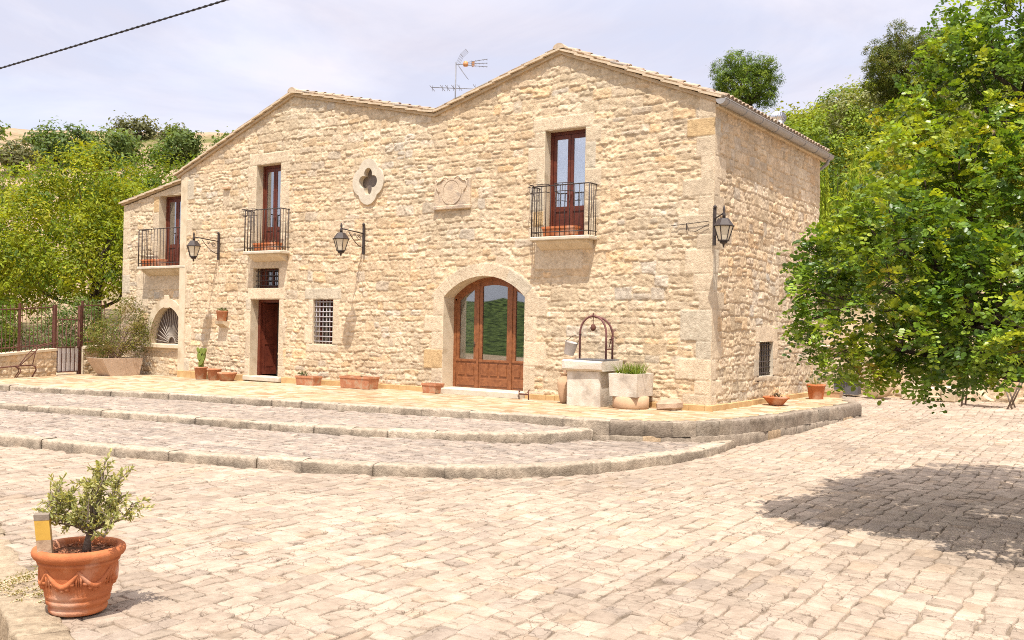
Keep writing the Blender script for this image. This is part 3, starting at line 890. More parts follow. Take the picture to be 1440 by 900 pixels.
MAIN_L = -17.25
gx = [MAIN_L - .1, -12.36, -7.32, -3.70, 0.05]; gz = [6.02, 7.90, 6.78, 7.80, 6.30]
def main_top(u): return np.interp(u, gx, gz)

H_main = [('rect', -13.84, 3.62, -12.84, 6.10), ('rect', -13.90, 2.60, -12.84, 3.16), ('rect', -13.98, .05, -12.80, 2.28),
          ('rect', -11.46, 1.08, -10.70, 2.28), ('rect', -4.08, 3.66, -3.02, 6.10), ('rect', -6.94, -.2, -4.56, 2.33), ('arc', -5.75, 1.16, 1.67, 1.67, 2.31),
          ('arc', -9.5, 5.33, .37, .41, 0)]
fl = list(front_q)
fl += jambs(-13.84, -12.84, 3.7, 6.10, 1, (.2, .38)) + [(-14.16, 6.10, -12.52, 6.42)]
fl += jambs(-4.08, -3.02, 3.6, 6.10, 2, (.22, .46)) + [(-4.42, 6.10, -2.82, 6.40)]
fl += [(-14.15, 3.16, -12.58, 3.52)] + jambs(-13.90, -12.84, 2.6, 3.16, 5, (.25, .34), (.5, .7)) + [(-14.12, 2.28, -12.55, 2.60)]
fl += jambs(-13.98, -12.80, -.05, 2.28, 3, (.16, .30), (.4, .8))
fl += jambs(-11.46, -10.70, 1.08, 2.28, 4, (.18, .34), (.4, .7)) + [(-11.78, 2.28, -10.42, 2.58), (-11.7, .86, -10.5, 1.08)]
fl += jambs(-6.94, -4.56, -.2, 2.33, 6, (.30, .62), (.32, .62))
fl += [('ring', -5.75, 1.16, 1.67, 1.98, 2.33, 16)]
fl += quoin(MAIN_L - .02, -1, [-.3, .5, .95, 1.5, 2.0, 2.6, 3.1, 3.7, 4.2, 4.7, 5.3, 5.9, 6.3], (.55, .36, .62, .32))
fl += [(-15.4, .9, -14.95, 1.5), (-15.3, 5.05, -15.0, 5.6), (-4.3, 2.95, -3.05, 3.55), (-7.3, 4.5, -6.15, 5.25)]


def fedge(U_, Z_, h): return np.where(U_ > -.03, .026, h)


def map_front(u, z, h): return np.stack([u, -h, z], -1)


def map_wing(u, z, h): return np.stack([u, WY - h, z], -1)


def map_side(u, z, h): return np.stack([h, u, z], -1)


wall_sheet('front_wall', MAIN_L, .026, -.35, main_top, map_front, 21, house, holes=H_main, flats=fl, edge=fedge, relief=.025)

SIDE_END = 7.0
H_side = [('rect', 2.72, .62, 3.62, 1.40)]
fs = list(side_q) + jambs(2.72, 3.62, .62, 1.40, 8, (.26, .4), (.36, .42)) + [(2.45, 1.40, 3.9, 1.76), (2.45, .50, 3.9, .62)]
wall_sheet('side_wall', -.026, SIDE_END, -.35, lambda u: np.full(np.shape(u), 6.30), map_side, 33, house, holes=H_side, flats=fs, rowh=(.20, .34), lens=(.17, .42),
           relief=.036, edge=lambda U_, Z_, h: np.where(U_ < .03, .026, h), weather=.5)

wx = [-20.72, MAIN_L + .02]; wz = [5.36, 5.98]
H_wing = [('rect', -18.84, 3.32, -17.72, 5.57), ('arc', -18.28, .90, .86, 1.16, .90)]
fw = jambs(-18.84, -17.72, 3.3, 5.57, 9, (.22, .36)) + [(-19.12, 5.57, -17.45, 5.86)]
fw += quoin(-20.74, -1, [-.4, .4, .9, 1.4, 2.0, 2.5, 3.1, 3.6, 4.1, 4.6, 5.4], (.36, .26, .44))
fw += [(-19.6, .68, -17.2, .90), (-19.95, 2.6, -17.2, 3.16), (-19.95, 2.06, -19.3, 2.6), (-17.6, 2.1, -17.2, 2.6)]
wall_sheet('wing_wall', -20.72, MAIN_L + .05, -.45, lambda u: np.interp(u, wx, wz), map_wing, 45, house, holes=H_wing, flats=fw, relief=.025)

# return of the main wall beside the wing, back walls and inner faces
mb = MB()
mb.box(MAIN_L, -.033, -.35, MAIN_L + .3, .5, 6.0)
mb.build('corner_return', M_dress, house)
mb = MB()
mb.prism([(-20.74, -.45), (-20.74, 5.36), (MAIN_L, 5.95), (-12.36, 7.85), (-7.32, 6.72), (-3.70, 7.74), (-.06, 6.22), (-.06, -.45)], SIDE_END - .4, SIDE_END, 'y')
mb.box(-20.74, WY, -.45, -20.34, SIDE_END - .4, 5.34)
mb.box(-.42, .55, 1.45, -.04, SIDE_END - .4, 6.2); mb.box(-.42, .55, -.3, -.04, SIDE_END - .4, .58)
mb.box(-.42, .55, .58, -.04, 2.70, 1.45); mb.box(-.42, 3.64, .58, -.04, SIDE_END - .4, 1.45)
mb.build('back_wall', M_dress, house)
mb = MB()                                                    # floors and a wall behind the front rooms, coloured near black for room shade
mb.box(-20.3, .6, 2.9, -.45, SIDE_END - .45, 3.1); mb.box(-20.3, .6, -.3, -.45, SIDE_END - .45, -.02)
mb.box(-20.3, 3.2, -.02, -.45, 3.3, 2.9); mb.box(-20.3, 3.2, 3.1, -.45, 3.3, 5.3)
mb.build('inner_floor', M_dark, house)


def reveal(u0, u1, z0, z1, y0, y1, mat=M_dress, sill=True, name='reveal'):
    mb = MB()
    mb.box(u0 - .12, y0, z0 - .02, u0, y1, z1 + .02); mb.box(u1, y0, z0 - .02, u1 + .12, y1, z1 + .02)
    mb.box(u0 - .12, y0, z1 + .0, u1 + .12, y1, z1 + .12)
    if sill: mb.box(u0 - .12, y0, z0 - .12, u1 + .12, y1, z0)
    return mb.build(name, mat, house)


for a, b, c, d in [h[1:] for h in H_main if h[0] == 'rect'][:5]: reveal(a, c, b, d, -.02, .42)
reveal(-18.84, -17.72, 3.32, 5.57, WY - .02, WY + .42)
# arch reveal
mb = MB(); half = math.asin(1.19 / 1.67)
arcI = [(-5.75 + 1.67 * math.sin(t), 1.16 + 1.67 * math.cos(t)) for t in np.linspace(-half, half, 25)]
arcO = [(-5.75 + 1.80 * math.sin(t), 1.16 + 1.80 * math.cos(t)) for t in np.linspace(-half, half, 25)]
mb.strip(arcI, arcO, -.02, .50)
mb.box(-7.08, -.02, -.3, -6.94, .50, 2.34); mb.box(-4.56, -.02, -.3, -4.42, .50, 2.34)
mb.build('reveal', M_dress, house)
# fan light reveal
mb = MB()
A = [(-18.28 + .86 * math.sin(t), .90 + 1.16 * math.cos(t)) for t in np.linspace(-PI / 2, PI / 2, 29)]
B = [(-18.28 + .98 * math.sin(t), .90 + 1.28 * math.cos(t)) for t in np.linspace(-PI / 2, PI / 2, 29)]
mb.strip(A, B, WY - .02, WY + .30); mb.box(-19.3, WY - .02, .78, -17.3, WY + .30, .90)
mb.build('reveal', M_dress, house)
# raised archivolt round the fan light with its keystone, and the sill
mb = MB()
A = [(-18.28 + .865 * math.sin(t), .90 + 1.165 * math.cos(t)) for t in np.linspace(-PI / 2, PI / 2, 29)]
B = [(-18.28 + 1.10 * math.sin(t), .90 + 1.42 * math.cos(t)) for t in np.linspace(-PI / 2, PI / 2, 29)]
mb.strip(A, B, WY - .07, WY - .0)
mb.box(-18.40, WY - .09, 2.02, -18.16, WY, 2.42, .012)
mb.build('archivolt', M_dress, house)
MB().box(-19.5, WY - .13, .76, -17.26, WY + .02, .895, .02).build('sill', M_dress, house)
# deep side reveal of the small window
mb = MB()
mb.box(-.5, 2.60, .50, .02, 2.72, 1.52); mb.box(-.5, 3.62, .50, .02, 3.74, 1.52); mb.box(-.5, 2.60, 1.40, .02, 3.74, 1.52); mb.box(-.5, 2.60, .50, .02, 3.74, .62)
mb.build('reveal', M_white, house)


# --- windows and doors
def balcony_door(u0, u1, z0, z1, y, mat=M_wood, curt=True, split=.5):
    """two leaf glazed door"""
    f = MB(); ys, ye = y, y + .07
    fr = .075
    f.box(u0, ys, z0, u0 + fr, ye + .02, z1); f.box(u1 - fr, ys, z0, u1, ye + .02, z1); f.box(u0 + fr, ys, z1 - fr, u1 - fr, ye + .02, z1)
    fo = f.build('balcony_door', mat, house)
    um = u0 + (u1 - u0) * split
    for a, b in ((u0 + fr + .004, um - .004), (um + .004, u1 - fr - .004)):
        st = .075; d = MB()
        y0, y1 = ys + .012, ys + .058
        d.box(a, y0, z0 + .02, a + st, y1, z1 - fr - .004, .006); d.box(b - st, y0, z0 + .02, b, y1, z1 - fr - .004, .006)
        d.box(a + st, y0 + .002, z1 - fr - .10, b - st, y1 - .002, z1 - fr - .006)
        zr = z0 + .62
        d.box(a + st, y0 + .002, zr, b - st, y1 - .002, zr + .11)
        d.box(a + st, y0 + .002, z0 + .02, b - st, y1 - .002, z0 + .16)
        d.box(a + st, y0 + .02, z0 + .16, b - st, y1 - .004, zr)
        d.box(a + st + .05, y0 + .006, z0 + .21, b - st - .05, y0 + .022, zr - .05, .006)
        d.tube([((b - .035) if a < um - .1 else (a + .035), y0 - .02, zr + .3), ((b - .035) if a < um - .1 else (a + .035), y0 - .02, zr + .42)], .009, 6)
        leaf = d.build('door_leaf', mat, fo)
        MB().box(a + st, y0 + .018, zr + .11, b - st, y0 + .024, z1 - fr - .10).build('pane', M_glass, fo)
    if curt:
        n = 40; vs = []; A = []
        for i in range(n + 1):
            u = u0 + .08 + (u1 - u0 - .16) * i / n
            A.append((u, y + .11 + .018 * math.sin(i * 1.9) + .012 * math.sin(i * .83)))
        vs = [(a, b, z0 + .05) for a, b in A] + [(a, b, z1 - .1) for a, b in A]
        c = MB(); c.add(vs, [(i, i + 1, n + 2 + i, n + 1 + i) for i in range(n)], True)
        c.build('curtain', M_curt, fo)
    return fo


balcony_door(-4.08, -3.02, 3.66, 6.10, .22)
balcony_door(-13.84, -12.84, 3.62, 6.10, .22)
balcony_door(-18.84, -17.72, 3.32, 5.57, WY + .24, curt=False)

# open entrance: frame, one leaf swung inwards
f = MB(); f.box(-13.98, .26, .12, -13.88, .36, 2.28); f.box(-12.90, .26, .12, -12.80, .36, 2.28); f.box(-13.88, .26, 2.20, -12.90, .36, 2.28)
ent = f.build('entrance_door', M_wood, house)
d = MB(); ang = R(74); hx, hy = -13.87, .33
ax = Vector((math.cos(ang), math.sin(ang), 0)); ay = Vector((-math.sin(ang), math.cos(ang), 0))
def dl(a0, a1, z0, z1, t, o=0):
    c = Vector((hx, hy, 0)) + ax * (a0 + a1) / 2 + ay * o; c.z = (z0 + z1) / 2
    d.obox(c, ax, ay, (0, 0, 1), (a1 - a0) / 2, t, (z1 - z0) / 2)
dl(0, .46, .14, 2.18, .018)
for a0, a1, z0, z1 in ((0, .07, .14, 2.18), (.39, .46, .14, 2.18), (.07, .39, .14, .30), (.07, .39, 1.0, 1.14), (.07, .39, 2.06, 2.18)): dl(a0, a1, z0, z1, .012, -.022)
for z0, z1 in ((.36, .94), (1.20, 2.0)): dl(.12, .34, z0, z1, .008, -.02)
d.build('door_leaf', M_wood, ent)
d = MB(); hx, hy = -12.91, .33; ang = R(112); ax = Vector((math.cos(ang), math.sin(ang), 0)); ay = Vector((-math.sin(ang), math.cos(ang), 0))
dl(0, .30, .14, 2.18, .018); dl(0, .05, .14, 2.18, .012, .022); dl(.25, .30, .14, 2.18, .012, .022)
d.build('door_leaf', M_wood, ent)
MB().box(-14.12, -.16, -.02, -12.62, .40, .105, .015).build('doorstep', M_white, house)
MB().box(-13.95, .75, .10, -12.85, .80, 2.3).build('shade_backing', M_dark, house)  # near-black sheet painting the dark of the room behind the open door

# barred windows
def grille(u0, u1, z0, z1, y, nu, nz, r, parent, mat=M_iron, axis='y', zl=None):
    g = MB()
    for i in range(nu):
        u = u0 + (u1 - u0) * (i + .5) / nu
        g.tube([(u, y, z0), (u, y, z1)] if axis == 'y' else [(y, u, z0), (y, u, z1)], r, 6)
    for z in (zl or [z0 + (z1 - z0) * (i + .5) / nz for i in range(nz)]):
        g.tube([(u0, y - r, z), (u1, y - r, z)] if axis == 'y' else [(y + r, u0, z), (y + r, u1, z)], r * 1.05, 6)
    return g.build('grille', mat, parent)


f = MB(); f.box(-13.90, .24, 2.60, -13.82, .30, 3.16); f.box(-12.92, .24, 2.60, -12.84, .30, 3.16); f.box(-13.82, .24, 3.09, -12.92, .30, 3.16); f.box(-13.82, .24, 2.60, -12.92, .30, 2.67); f.box(-13.40, .24, 2.67, -13.34, .30, 3.09)
f.box(-13.82, .245, 2.67, -13.62, .29, 3.09); f.box(-13.12, .245, 2.67, -12.92, .29, 3.09)
tw = f.build('transom_window', M_wood, house)
MB().box(-13.62, .27, 2.67, -13.12, .275, 3.09).build('pane', M_glass_d, tw)
grille(-13.9, -12.84, 2.60, 3.16, .10, 7, 4, .011, tw)
f = MB(); f.box(-11.46, .26, 1.08, -11.40, .32, 2.28); f.box(-10.76, .26, 1.08, -10.70, .32, 2.28); f.box(-11.40, .26, 2.22, -10.76, .32, 2.28); f.box(-11.40, .26, 1.08, -10.76, .32, 1.14); f.box(-11.11, .26, 1.14, -11.05, .32, 2.22)
bw = f.build('barred_window', M_wood, house)
MB().box(-11.40, .288, 1.14, -10.76, .293, 2.22).build('pane', M_glass_d, bw)
grille(-11.46, -10.70, 1.08, 2.28, .06, 6, 9, .015, bw, pm('galvanised_bar', (.40, .37, .37), (.30, .28, .28), 12, .5, .1, 40))
f = MB(); f.box(-.36, 2.72, .62, -.30, 2.80, 1.40); f.box(-.36, 3.54, .62, -.30, 3.62, 1.40); f.box(-.36, 2.80, 1.33, -.30, 3.54, 1.40); f.box(-.36, 2.80, .62, -.30, 3.54, .69)
sw = f.build('side_window', M_wood, house)
MB().box(-.335, 2.80, .69, -.33, 3.54, 1.33).build('pane', M_glass_d, sw)
grille(2.72, 3.62, .62, 1.40, -.06, 6, 6, .012, sw, M_iron, 'x')

# arched glazed door of three leaves
def archz(u, r): return 1.16 + math.sqrt(max(r * r - (u + 5.75) ** 2, 0))
yd = .40
fr = MB()
rI = 1.67 - .085; hf = math.asin(1.19 / 1.67)
AI = []; AO = []
for t in np.linspace(-hf, hf, 33):
    AO.append((-5.75 + 1.67 * math.sin(t), 1.16 + 1.67 * math.cos(t))); AI.append((-5.75 + (1.19 - .08) * math.sin(t) / math.sin(hf), 1.16 - .085 + 1.67 * math.cos(t)))
fr.strip(AI, AO, yd, yd + .09)
fr.box(-6.94, yd, .12, -6.86, yd + .09, 2.30); fr.box(-4.64, yd, .12, -4.56, yd + .09, 2.30)
for u in (-6.20, -5.22): fr.box(u - .035, yd - .004, .12, u + .035, yd + .085, archz(u, 1.67) - .04)
ad = fr.build('arched_door', M_wood2, house)
for a, b in ((-6.855, -6.24), (-6.16, -5.26), (-5.18, -4.645)):
    us = np.linspace(a, b, 17); st = .085
    d = MB(); ya, yb = yd + .012, yd + .065
    topO = [(u, archz(u, 1.585)) for u in us]
    ui = np.linspace(a + st, b - st, 17)
    topI = [(u, archz(u, 1.585) - .11) for u in ui]
    zr = .80
    outer = [(a, .14)] + [(u, z) for u, z in topO] + [(b, .14)]
    inner = [(a + st, zr)] + [(u, z) for u, z in topI] + [(b - st, zr)]
    d.strip(inner, outer, ya, yb)
    d.box(a + .002, ya + .002, .14, b - .002, yb - .002, zr)
    npan = 2 if (b - a) < .8 else 3
    pw = (b - a - .08) / npan
    for i in range(npan):
        p0 = a + .04 + pw * i + .03; p1 = p0 + pw - .06
        d.box(p0, ya - .016, .44, p1, ya + .004, zr - .07, .008)
    d.box(a + .05, ya - .014, .19, b - .05, ya + .004, .38, .008)
    d.box(a + .0, ya - .02, zr - .03, b, ya + .004, zr + .03, .008)
    dlf = d.build('door_leaf', M_wood2, ad)
    g = MB(); g.prism([(a + st - .01, zr)] + [(u, z + .01) for u, z in topI] + [(b - st + .01, zr)], ya + .024, ya + .030)
    g.build('pane', M_glass_d, ad)
d = MB(); d.tube([(-6.28, yd - .03, 1.12), (-6.28, yd - .03, 1.26)], .011, 6); d.tube([(-6.28, yd - .03, 1.19), (-6.28, yd + .02, 1.19)], .008, 6)
d.build('handle', M_iron, ad)
n = 24; c = MB(); A = [(-6.80 + .34 * i / n, yd + .22 + .03 * math.sin(i * 1.5)) for i in range(n + 1)]
c.add([(a, b, .2) for a, b in A] + [(a, b, 2.6) for a, b in A], [(i, i + 1, n + 2 + i, n + 1 + i) for i in range(n)], True)
c.build('curtain', M_curt_y, ad)
MB().box(-6.98, -.24, -.02, -4.50, .50, .135, .02).rough(.008, 3).build('doorstep', M_white, house)

# half moon fan light
fanw = MB().prism([(-18.28 + .85 * math.sin(t), .905 + 1.145 * math.cos(t)) for t in np.linspace(-PI / 2, PI / 2, 29)], WY + .20, WY + .24).build('fan_window', pm('brown_backing', (.17, .125, .10), (.12, .085, .07), 6, .9, 0), house)  # opaque brown sheet closing the opening behind the bars
g = MB()
for i in range(19):
    t = -PI / 2 + PI * (i + .5) / 19
    g.tube([(-18.28 + .17 * math.sin(t), WY + .15, .92 + .2 * math.cos(t)), (-18.28 + .84 * math.sin(t), WY + .15, .92 + 1.12 * math.cos(t))], .013, 5)
g.tube([(-18.28 + .17 * math.sin(t), WY + .15, .92 + .2 * math.cos(t)) for t in np.linspace(-PI / 2, PI / 2, 13)], .018, 6)
g.build('sunray_bars', pm('grey_bar', (.36, .31, .26), (.28, .24, .2), 12, .6, .1, 40), fanw)

# quatrefoil opening
def quatre(rl, dl_, n=64):
    o = []
    for i in range(n):
        t = 2 * PI * i / n; best = 0
        for k in range(4):
            a = k * PI / 2; cx_, cz_ = dl_ * math.sin(a), dl_ * math.cos(a)
            dx_, dz_ = math.sin(t), math.cos(t)
            bq = dx_ * cx_ + dz_ * cz_; disc = bq * bq - (dl_ * dl_ - rl * rl)
            if disc > 0: best = max(best, bq + math.sqrt(disc))
        o.append(best)
    return o
qi = quatre(.165, .205); qo = quatre(.42, .27)
A = [(-9.5 + r * .86 * math.sin(2 * PI * i / 64), 5.33 + r * .96 * math.cos(2 * PI * i / 64)) for i, r in enumerate(qi)]
B = [(-9.5 + r * .79 * math.sin(2 * PI * i / 64), 5.33 + r * .87 * math.cos(2 * PI * i / 64)) for i, r in enumerate(qo)]
q = MB(); q.strip(A, B, -.058, .0, True)
qf = q.build('quatrefoil_window', M_white, house)
q = MB(); q.strip(A, [(-9.5 + (r + .1) * .86 * math.sin(2 * PI * i / 64), 5.33 + (r + .1) * .96 * math.cos(2 * PI * i / 64)) for i, r in enumerate(qi)], .001, .10, True)
q.build('reveal', M_dress, qf)
MB().box(-9.95, .105, 4.85, -9.05, .14, 5.82).build('pane', pm('opening_shade', (.20, .155, .12), (.12, .095, .08), 4, .25, 0), qf)  # opaque sheet, its dull brown paints the shade inside the opening

# blank heraldic plaque
p = MB(); p.box(-7.26, -.075, 4.52, -6.16, .0, 5.20, .02)
p.box(-7.28, -.10, 4.46, -6.14, -.0, 4.56, .015)
M_plq = pm('weathered_carving', (.62, .49, .35), (.50, .385, .27), 5, .9, .9, 26, c3=(.38, .30, .23), c3scale=4)
p.rough(.02, 4, 4); pl = p.build('carved_plaque', M_plq, house)
sh = []
for i in range(40):
    t = 2 * PI * i / 40
    r = .30 * (1 + .10 * math.cos(2 * t)) ; sh.append((-6.72 + 1.15 * r * math.sin(t), 4.90 + r * math.cos(t)))
p = MB()
p.strip([(-6.72 + (a + 6.72) * .80, 4.90 + (b - 4.90) * .80) for a, b in sh], sh, -.092, -.06, True)
p.prism([(-6.72 + (a + 6.72) * .78, 4.90 + (b - 4.90) * .78) for a, b in sh], -.084, -.06)
for sx in (-1, 1):
    p.tube([(-6.72 + sx * (.10 + .38 * k / 8), -.085, 5.20 + .05 * math.sin(k * .8) - .02 * k / 8) for k in range(9)], .019, 6)
    p.tube([(-6.72 + sx * (.42 + .05 * math.sin(k)), -.085, 5.16 - .07 * k) for k in range(5)], .02, 6)
p.build('shield_relief', M_plq, pl)

# balconies: slab, corbel, railing with pot hoops
def balcony(u0, u1, z, y, dep, hgt, n, ns, hoops, fx0=None, swap=1):
    s_ = MB(); s_.box(u0, y - dep, z - .085, u1, y - .004, z, .018)
    b = s_.build('balcony', M_white, house)
    k = MB(); k.prism([(y - .01, z - .088), (y - dep + .10, z - .088), (y - dep + .14, z - .15), (y - .08, z - .26), (y - .01, z - .28)], u0 + .10, u1 - .10, 'x')
    k.build('corbel', M_dress, b)
    r_ = MB(); yf = y - dep + .04; a, c = u0 + .03, u1 - .03
    zt = z + hgt
    path = [(a, y, zt), (a, yf, zt), (c, yf, zt), (c, y, zt)]
    for p0, p1 in zip(path[:-1], path[1:]):
        r_.tube([p0, p1], .014, 6); r_.tube([(p0[0], p0[1], z + .10), (p1[0], p1[1], z + .10)], .011, 6)
    for i in range(n + 1):
        u = a + (c - a) * i / n
        r_.tube([(u, yf, z), (u, yf, zt)], .017 if i in (0, n) else .0095, 6)
    for i in range(1, ns + 1):
        yy = yf + (y - yf) * i / (ns + .6)
        for u in (a, c): r_.tube([(u, yy, z), (u, yy, zt)], .0095, 6)
    rl = r_.build('railing', M_iron, b)
    if hoops:
        h = MB()
        for u_a, u_b in hoops:
            o = .16
            for zz in (zt + .015, zt - .16):
                h.tube([(u_a, yf, zz), (u_a, yf - o, zz), (u_b, yf - o, zz), (u_b, yf, zz)], .009, 5)
            for u in (u_a, u_b, (u_a + u_b) / 2): h.tube([(u, yf - o, zt + .015), (u, yf - o, zt - .16)], .008, 5)
        for yy in (yf + .05, yf + .28):
            h.tube([(a, yy, zt + .015), (a - .15, yy, zt + .015), (a - .15, yy, zt - .16), (a, yy, zt - .16)], .008, 5)
        h.tube([(a - .15, yf + .05, zt + .015), (a - .15, yf + .28, zt + .015)], .008, 5)
        h.build('pot_holder', M_iron, rl)
    return b


balcony(-4.22, -2.68, 3.66, 0, .39, 1.13, 12, 3, [(-4.15, -3.72), (-3.5, -3.1)])
balcony(-13.93, -12.42, 3.62, 0, .39, 1.15, 11, 3, [(-13.85, -13.4)])
balcony(-19.42, -16.98, 3.32, WY, .39, 1.17, 15, 2, None)

# skirting of ochre tiles along the foot of the wall
M_skirt = pm('ochre_skirting', (.58, .40, .19), (.46, .28, .12), 3.2, .85, .25, 40)
rg = random.Random(5)
for ua, ub in ((-17.2, -14.15), (-12.6, -7.0), (-4.48, .052)):
    sk = MB(); u = ua
    while u < ub - .05:
        e = min(u + rg.uniform(.24, .34), ub)
        if ub - e < .1: e = ub
        sk.box(u + .002, -.075 - rg.uniform(0, .006), -.25, e - .002, .0, .115 + rg.uniform(-.006, .006), .006); u = e
    if ub > 0:
        v = -.07
        while v < 6.95:
            e = v + rg.uniform(.24, .34); sk.box(.0, v + .002, -.25, .075 + rg.uniform(0, .006), e - .002, .115 + rg.uniform(-.006, .006), .006); v = e
    sk.build('tile_skirting', M_skirt, house)

M_ridge = pm('ridge_clay', (.54, .43, .31), (.42, .32, .23), 8, .9, .4, 40)
M_cover = pm('weathered_cover_clay', (.44, .30, .235), (.27, .20, .17), 9, .9, .5, 30)
# roof: slabs, clay tiles, verge, ridge
OVH = .11
slopes = [(-12.36, 8.00, MAIN_L - .2, 6.09), (-12.36, 8.00, -7.32, 6.88), (-3.70, 7.90, -7.32, 6.88), (-3.70, 7.90, .16, 6.335)]
mb = MB()
for xr, zr, xe, ze in slopes:
    t = .07
    P = [(xr, zr - t - .03), (xe, ze - t - .03), (xe, ze - .03), (xr, zr - .03)]
    mb.prism(P, -OVH + .04, SIDE_END + .1, 'y')
mb.prism([(MAIN_L + .1, 6.0 + .02), (-20.80, 5.38), (-20.80, 5.45), (MAIN_L + .1, 6.09)], WY - OVH + .04, SIDE_END + .1, 'y')
rf = mb.build('roof', pm('roof_bed', (.55, .43, .29), (.44, .33, .21), 6, .9, .4, 40), house)


def coppi(name, xr, zr, xe, ze, y0, y1, seed, verge=True):
    """rows of half round clay tiles running down the slope"""
    rg = np.random.RandomState(seed)
    L = math.hypot(xe - xr, ze - zr); ax_ = np.array([(xe - xr) / L, 0, (ze - zr) / L]); up = np.array([-ax_[2], 0, ax_[0]])
    if up[2] < 0: up = -up
    V = []; Q = []; Cc = []; b = 0; nA = 7
    rows = int((y1 - y0) / .215)
    for r in range(rows + 1):
        y = y0 + r * .215
        for kind in (0, 1):                                      # 0 pan, 1 cover
            yy = y + (.1075 if kind else 0)
            if yy > y1 + .05: continue
            nt_ = int(L / .36) + 1; tl = L / nt_
            for k in range(nt_):
                s0 = k * tl - .01; s1 = (k + 1) * tl + .05
                if s1 > L + .06: s1 = L + .06
                rad0, rad1 = (.072, .092) if kind else (.092, .072)
                lift0 = .012 + rg.uniform(-.004, .006); lift1 = .03 + rg.uniform(-.004, .006)
                oy = rg.uniform(-.008, .008)
                c = np.array([(.52, .40, .29), (.47, .35, .25), (.55, .45, .34), (.42, .34, .27), (.38, .34, .30)][rg.choice(5, p=[.3, .25, .2, .15, .1])]) * rg.uniform(.85, 1.1)
                for (s, rad, lf) in ((s0, rad0, lift0), (s1, rad1, lift1)):
                    for j in range(nA):
                        th = PI * j / (nA - 1)
                        h_ = math.sin(th) * rad * .85
                        pz = (h_ + .035) if kind else (.055 - h_ * .7)
                        p = np.array([xr, 0, zr]) + ax_ * s + up * (pz + lf)
                        V.append((p[0], yy + oy + math.cos(th) * rad, p[2])); Cc.append(c)
                for j in range(nA - 1): Q.append((b + j, b + j + 1, b + nA + j + 1, b + nA + j))
                b += 2 * nA
    me = np_mesh(name, np.array(V), np.array(Q), col=np.array(Cc), smooth=True)
    o = link(name, me, M_roof, rf)
    sm = o.modifiers.new('thickness', 'SOLIDIFY'); sm.thickness = .014; sm.offset = -1
    return o


for i, (xr, zr, xe, ze) in enumerate(slopes): coppi('roof_tiles', xr, zr, xe, ze, -OVH + .10, SIDE_END, 40 + i)
coppi('roof_tiles', MAIN_L + .05, 6.06, -20.84, 5.42, WY - OVH + .10, SIDE_END, 50)


def verge(xr, zr, xe, ze, y, seed, lumps):
    """flat pale tiles bedded along the gable edge, stepped like shingles, and stubby cover tiles on top"""
    rg = random.Random(seed); L = math.hypot(xe - xr, ze - zr); ax = Vector((xe - xr, 0, ze - zr)).normalized()
    up = Vector((-ax.z, 0, ax.x)); up = -up if up.z < 0 else up
    v = MB(); s = 0; n = int(L / .42)
    for k in range(n):
        tl = L / n; c = Vector((xr, y, zr)) + ax * (tl * (k + .5)) + up * (.020 + rg.uniform(-.004, .006))
        a2 = (ax + up * .055).normalized()
        v.obox(c + Vector((0, .10, 0)), a2, (0, 1, 0), a2.cross(Vector((0, 1, 0))), tl / 2 + .03, .13 + rg.uniform(-.01, .01), .022)
    v.build('verge_tiles', pm('pale_verge_clay', (.60, .49, .35), (.50, .39, .27), 7, .9, .3, 40), rf)
    if lumps:
        for k in range(lumps):
            w_ = MB()
            c = Vector((xr, y + .14 + rg.uniform(-.02, .02), zr)) + ax * (L * (k + .8 + rg.uniform(-.12, .12)) / (lumps + .6)) + up * .085
            n_ = 7; l_ = rg.uniform(.10, .16); rr = rg.uniform(.055, .08)
            vs = []
            for sgn in (-1, 1):
                for j in range(n_):
                    th = PI * j / (n_ - 1)
                    vs.append(c + ax * (sgn * l_) + up * (math.sin(th) * rr - .04) + Vector((0, math.cos(th) * .10, 0)))
            w_.add(vs, [tuple(range(n_)), tuple(reversed(range(n_, 2 * n_)))] + [(j, j + 1, n_ + j + 1, n_ + j) for j in range(n_ - 1)] + [(0, n_, 2 * n_ - 1, n_ - 1)])
            w_.rough(.02, seed, 9).build('cover_tile', M_cover, rf)


verge(-12.36, 7.98, MAIN_L - .25, 6.07, -OVH, 1, 0)
verge(-12.36, 7.98, -7.36, 6.87, -OVH, 2, 10)
verge(-3.70, 7.88, -7.28, 6.87, -OVH, 3, 5)
verge(-3.70, 7.88, .14, 6.33, -OVH, 4, 9)
verge(MAIN_L + .1, 6.06, -20.82, 5.42, WY - OVH, 5, 0)
for xr, zr in ((-12.36, 8.0), (-3.70, 7.9)):
    rd = MB()
    for k in range(17):
        y0 = -OVH - .03 + k * .42; A = []
        vs = []
        for yy, r_ in ((y0, .125), (y0 + .46, .105)):
            for j in range(9):
                th = PI * j / 8; vs.append((xr + math.cos(th) * r_ * 1.25, yy, zr - .03 + math.sin(th) * r_ + .03))
        rd.add(vs, [(j, j + 1, 10 + j, 9 + j) for j in range(8)] + [tuple(range(9))], False)
    rd.build('ridge_tiles', M_ridge, rf)

